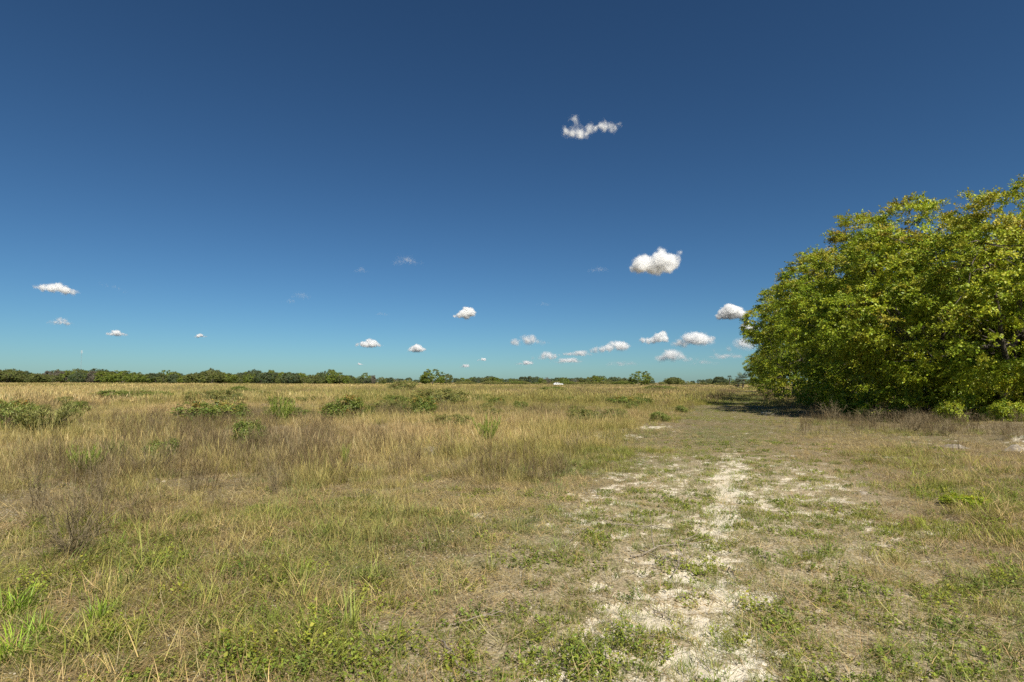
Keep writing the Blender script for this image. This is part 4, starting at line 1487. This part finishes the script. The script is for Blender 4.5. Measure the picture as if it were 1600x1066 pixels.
# ------------------------------------------------------------------ clouds
def cloud(u, v, w, h, label, kind='puff', dens=1.0, seed=0, spheres=None):
    """A cloud of real vapour, about 1100 m up: soft lobes, torn by noise."""
    rg = np.random.default_rng(900 + seed)
    d = px_dir(u, v)
    el = max(d.z, .03)
    dist = min(1150.0 / el, 42000.0)
    c = Vector((0, 0, EYE)) + d * dist
    ct = FPX / math.hypot(FPX, u - 800)
    half = (1.1 if spheres else 1.42 if u > 780 and v > 525 else 1.27) * w / 2 / FPX * dist * ct * ct
    asp = h / w / ct
    zk = 1.0                                     # flattening of the lobes
    if spheres:
        S = [np.array(q, float) for q in spheres]
    else:
        zk = min(1.0, asp / .42)
        n = 8 if w > 24 else 6
        xs = np.linspace(-.74, .74, n) + rg.normal(0, .07, n)
        pk = rg.uniform(-.4, .4)
        S = []
        for x in xs:
            env = max(.42, 1 - .7 * abs(x - pk))
            r = .34 * env * rg.uniform(.75, 1.15)
            S.append(np.array([x, rg.uniform(-.2, .2), -.34 + r * .95 + rg.uniform(0, .14), r]))
        for k in range(3):
            r = .42 * rg.uniform(.4, .62)
            S.append(np.array([pk + rg.normal(0, .2), rg.uniform(-.2, .2), .38 - r, r]))
    S = np.array(S)
    edge, amp, warp = {'puff': (.17, .30, .26), 'torn': (.30, .40, .30), 'wisp': (.42, .80, .5)}[kind]
    m, n, out = mat_base('cloud_vapour')
    tc = nd(n, 'ShaderNodeTexCoord')

    def vm(op, a, b=None):
        q = nd(n, 'ShaderNodeVectorMath', operation=op)
        for i, x in enumerate((a, b)):
            if x is None:
                continue
            if isinstance(x, tuple):
                q.inputs[i].default_value = x
            else:
                n.links.new(x, q.inputs[i])
        return q.outputs['Value'] if op in ('DISTANCE', 'LENGTH') else q.outputs[0]

    def mth(op, a, b=None, clamp=False, c_=None):
        q = nd(n, 'ShaderNodeMath', operation=op)
        q.use_clamp = clamp
        for i, x in enumerate((a, b, c_)):
            if x is None:
                continue
            if isinstance(x, (int, float)):
                q.inputs[i].default_value = x
            else:
                n.links.new(x, q.inputs[i])
        return q.outputs[0]
    p0 = vm('MULTIPLY', tc.outputs['Object'], (1.0, 1.0, 1.0 / zk))
    ps = vm('ADD', p0, (seed * 3.7, seed * 1.9, seed * .77))

    def noise(vec, scale, detail, rough):
        q = nd(n, 'ShaderNodeTexNoise')
        q.inputs['Scale'].default_value = scale
        q.inputs['Detail'].default_value = detail
        q.inputs['Roughness'].default_value = rough
        n.links.new(vec, q.inputs['Vector'])
        return q
    w1 = vm('MULTIPLY', vm('SUBTRACT', noise(ps, 2.3, 3, .6).outputs['Color'], (.5, .5, .5)), (warp * 1.6, warp * 1.6, warp))
    p = vm('ADD', p0, w1)
    last = None
    for q in S:
        f = mth('SUBTRACT', float(q[3]), vm('DISTANCE', p, tuple(float(t) for t in q[:3])))
        last = f if last is None else mth('SMOOTH_MAX', last, f, c_=.10)
    nz = mth('MULTIPLY', mth('SUBTRACT', noise(ps, 6.0, 4, .62).outputs[0], .5), amp)
    val = mth('DIVIDE', mth('ADD', mth('ADD', last, nz), .02 if kind == 'puff' else .0), edge, True)
    fade = mth('MULTIPLY', mth('ADD', last, .16), 8.0, True)
    val = mth('MULTIPLY', mth('MULTIPLY', val, val), fade)
    k = dens * {'puff': 15.0, 'torn': 15.0, 'wisp': 2.8}[kind] / half
    val = mth('MULTIPLY', val, k)
    pv = nd(n, 'ShaderNodeVolumePrincipled')
    pv.inputs['Color'].default_value = (1, 1, 1, 1)
    pv.inputs['Anisotropy'].default_value = .2
    n.links.new(val, pv.inputs['Density'])
    n.links.new(pv.outputs[0], out.inputs['Volume'])
    bm = bmesh.new()
    for q in S:
        bmesh.ops.create_icosphere(bm, subdivisions=3, radius=q[3] + .22, matrix=Matrix.Scale(zk, 4, (0, 0, 1)) @ Matrix.Translation(q[:3]))
    me = bpy.data.meshes.new('cloud')
    bm.to_mesh(me); bm.free()
    me.materials.append(m)
    o = link('cloud', me)
    ang = math.atan2(d.x, d.y)
    o.matrix_world = Matrix.Translation(c) @ Matrix.Rotation(-ang, 4, 'Z') @ Matrix.Scale(half, 4)
    md = o.modifiers.new('skin', 'REMESH')
    md.mode = 'VOXEL'
    md.voxel_size = .05
    tag(o, label, 'cloud')
    return o


def clouds():
    c = cloud
    c(926, 199, 80, 36, 'ragged L shaped cloud, highest in the sky', 'torn', 1.6, 1,
      [(-.85, 0, -.08, .20), (-.62, 0, .30, .17), (-.55, .05, .12, .16), (-.68, 0, -.14, .22), (-.42, 0, -.22, .24), (-.15, 0, -.02, .23), (-.2, .0, -.20, .2), (.1, 0, -.06, .16), (.35, 0, -.02, .21), (.6, 0, -.02, .20), (.82, 0, .05, .12)])
    c(1022, 409, 78, 40, 'brightest puffy cloud with two humps, alone above the oaks', 'puff', 1.1, 2,
      [(-.75, 0, -.22, .20), (-.48, 0, -.10, .36), (-.28, 0, .08, .24), (-.05, 0, -.16, .36), (.25, 0, -.02, .42), (.30, 0, .30, .22), (.58, .1, -.02, .34), (.5, 0, -.24, .28), (.15, 0, -.32, .22), (.88, 0, .1, .14), (.92, 0, .3, .10)])
    c(1140, 487, 48, 29, 'smooth domed cloud touching the oak row', 'puff', 1.2, 3,
      [(-.62, 0, -.28, .26), (-.3, 0, -.1, .42), (.05, 0, .05, .5), (.4, 0, -.05, .45), (.7, 0, -.2, .34), (.1, 0, -.25, .34)])
    c(1174, 512, 34, 19, 'small cloud half hidden behind the oak row', 'puff', 1.0, 4)
    c(88, 451, 66, 23, 'flat lens shaped cloud at the far left', 'puff', .9, 5,
      [(-.85, 0, .0, .14), (-.55, 0, -.0, .24), (-.2, 0, .02, .28), (.1, 0, .08, .28), (.4, 0, -.06, .30), (.72, 0, -.14, .22), (.92, 0, -.12, .12)])
    c(177, 450, 44, 15, 'thin slanting streak of cloud right of the lens shaped one', 'wisp', .75, 6,
      [(-.8, 0, .22, .16), (-.4, 0, .14, .2), (0, 0, .04, .22), (.4, 0, -.08, .2), (.8, 0, -.24, .14)])
    c(96, 503, 40, 13, 'small cloud with a tail, below the lens shaped one', 'torn', .9, 7)
    c(181, 521, 32, 10, 'tiny double humped cloud low on the left', 'puff', .8, 8)
    c(314, 525, 18, 8, 'tiny lone cloud low between left edge and middle', 'puff', .8, 9)
    c(573, 537, 34, 15, 'small flat based cloud left of the middle, low in the sky', 'puff', 1.1, 10)
    c(597, 540, 8, 8, 'shred of cloud right beside the small flat based one', 'wisp', .9, 11)
    c(652, 545, 30, 14, 'small triangular cloud above the tall clear tree', 'puff', 1.0, 12)
    c(726, 489, 36, 21, 'small bright puffy cloud in the middle of the sky', 'puff', 1.2, 13,
      [(-.75, 0, -.28, .16), (-.4, 0, -.2, .26), (-.05, 0, -.05, .38), (.1, 0, .24, .3), (.4, 0, .05, .4), (.6, 0, -.05, .3), (.2, 0, -.28, .28)])
    c(829, 532, 48, 17, 'ragged flat cloud right of the middle', 'torn', 1.2, 14)
    c(952, 542, 62, 19, 'largest low cloud, with a raised right end', 'puff', .9, 15,
      [(-.85, 0, -.18, .13), (-.6, 0, -.14, .18), (-.3, 0, -.1, .2), (0, 0, -.04, .24), (.15, 0, .1, .2), (.4, 0, .04, .27), (.6, 0, .06, .26), (.8, 0, .0, .18)])
    c(1022, 528, 44, 25, 'low cloud with a bright square right end', 'puff', .8, 16,
      [(-.75, 0, -.15, .24), (-.4, 0, -.2, .26), (-.05, 0, -.15, .3), (.3, 0, .0, .36), (.55, 0, .22, .3), (.7, 0, -.05, .3)])
    c(1081, 532, 58, 22, 'low cloud rising to the right, beside the square ended one', 'puff', .75, 17)
    c(849, 556, 34, 13, 'small bright low cloud below the ragged flat one', 'torn', 1.0, 18)
    c(818, 567, 26, 7, 'thin low cloud strip left of the small bright one', 'torn', 1, 19)
    c(897, 553, 46, 9, 'flat low cloud joined to the largest low one', 'torn', 1.0, 20)
    c(885, 564, 46, 9, 'lower flat cloud under the joined one', 'torn', 1.0, 21)
    c(1058, 558, 56, 17, 'long low cloud with a lumpy top near the horizon', 'torn', 1.0, 22)
    c(1148, 541, 50, 20, 'hazy low cloud by the oak row', 'torn', .6, 23)
    c(1130, 557, 56, 10, 'faint low cloud strip by the oak row', 'torn', .5, 24)
    c(988, 569, 60, 8, 'faint cloud strip near the horizon right of the middle', 'wisp', 1.2, 25)
    c(1100, 567, 50, 7, 'faint cloud strip near the horizon by the dark round tree', 'wisp', 1.0, 26)
    c(638, 408, 40, 26, 'faint feathery wisp left of the middle', 'wisp', .8, 27)
    c(569, 423, 24, 16, 'faint small wisp left of the feathery one', 'wisp', .7, 28)
    c(451, 471, 20, 8, 'faint small cloud scrap on the left', 'wisp', 1.0, 29)
    c(474, 463, 30, 13, 'faint wisp right of the small scrap on the left', 'wisp', .6, 30)
    c(600, 491, 20, 6, 'faint scrap of cloud above the small flat based one', 'wisp', .7, 31)
    c(753, 562, 12, 6, 'tiny bright cloud close to the horizon near the middle', 'puff', .7, 32)
    c(725, 572, 14, 6, 'tiny dim cloud close to the horizon near the middle', 'puff', .5, 33)
    c(564, 569, 9, 4, 'tiny cloud dot close to the horizon left of the middle', 'puff', .6, 34)
    c(934, 421, 32, 9, 'faint thin streak left of the brightest cloud', 'wisp', .5, 35)
    c(848, 475, 22, 7, 'faint thin streak below and left of the brightest cloud', 'wisp', .5, 36)


clouds()
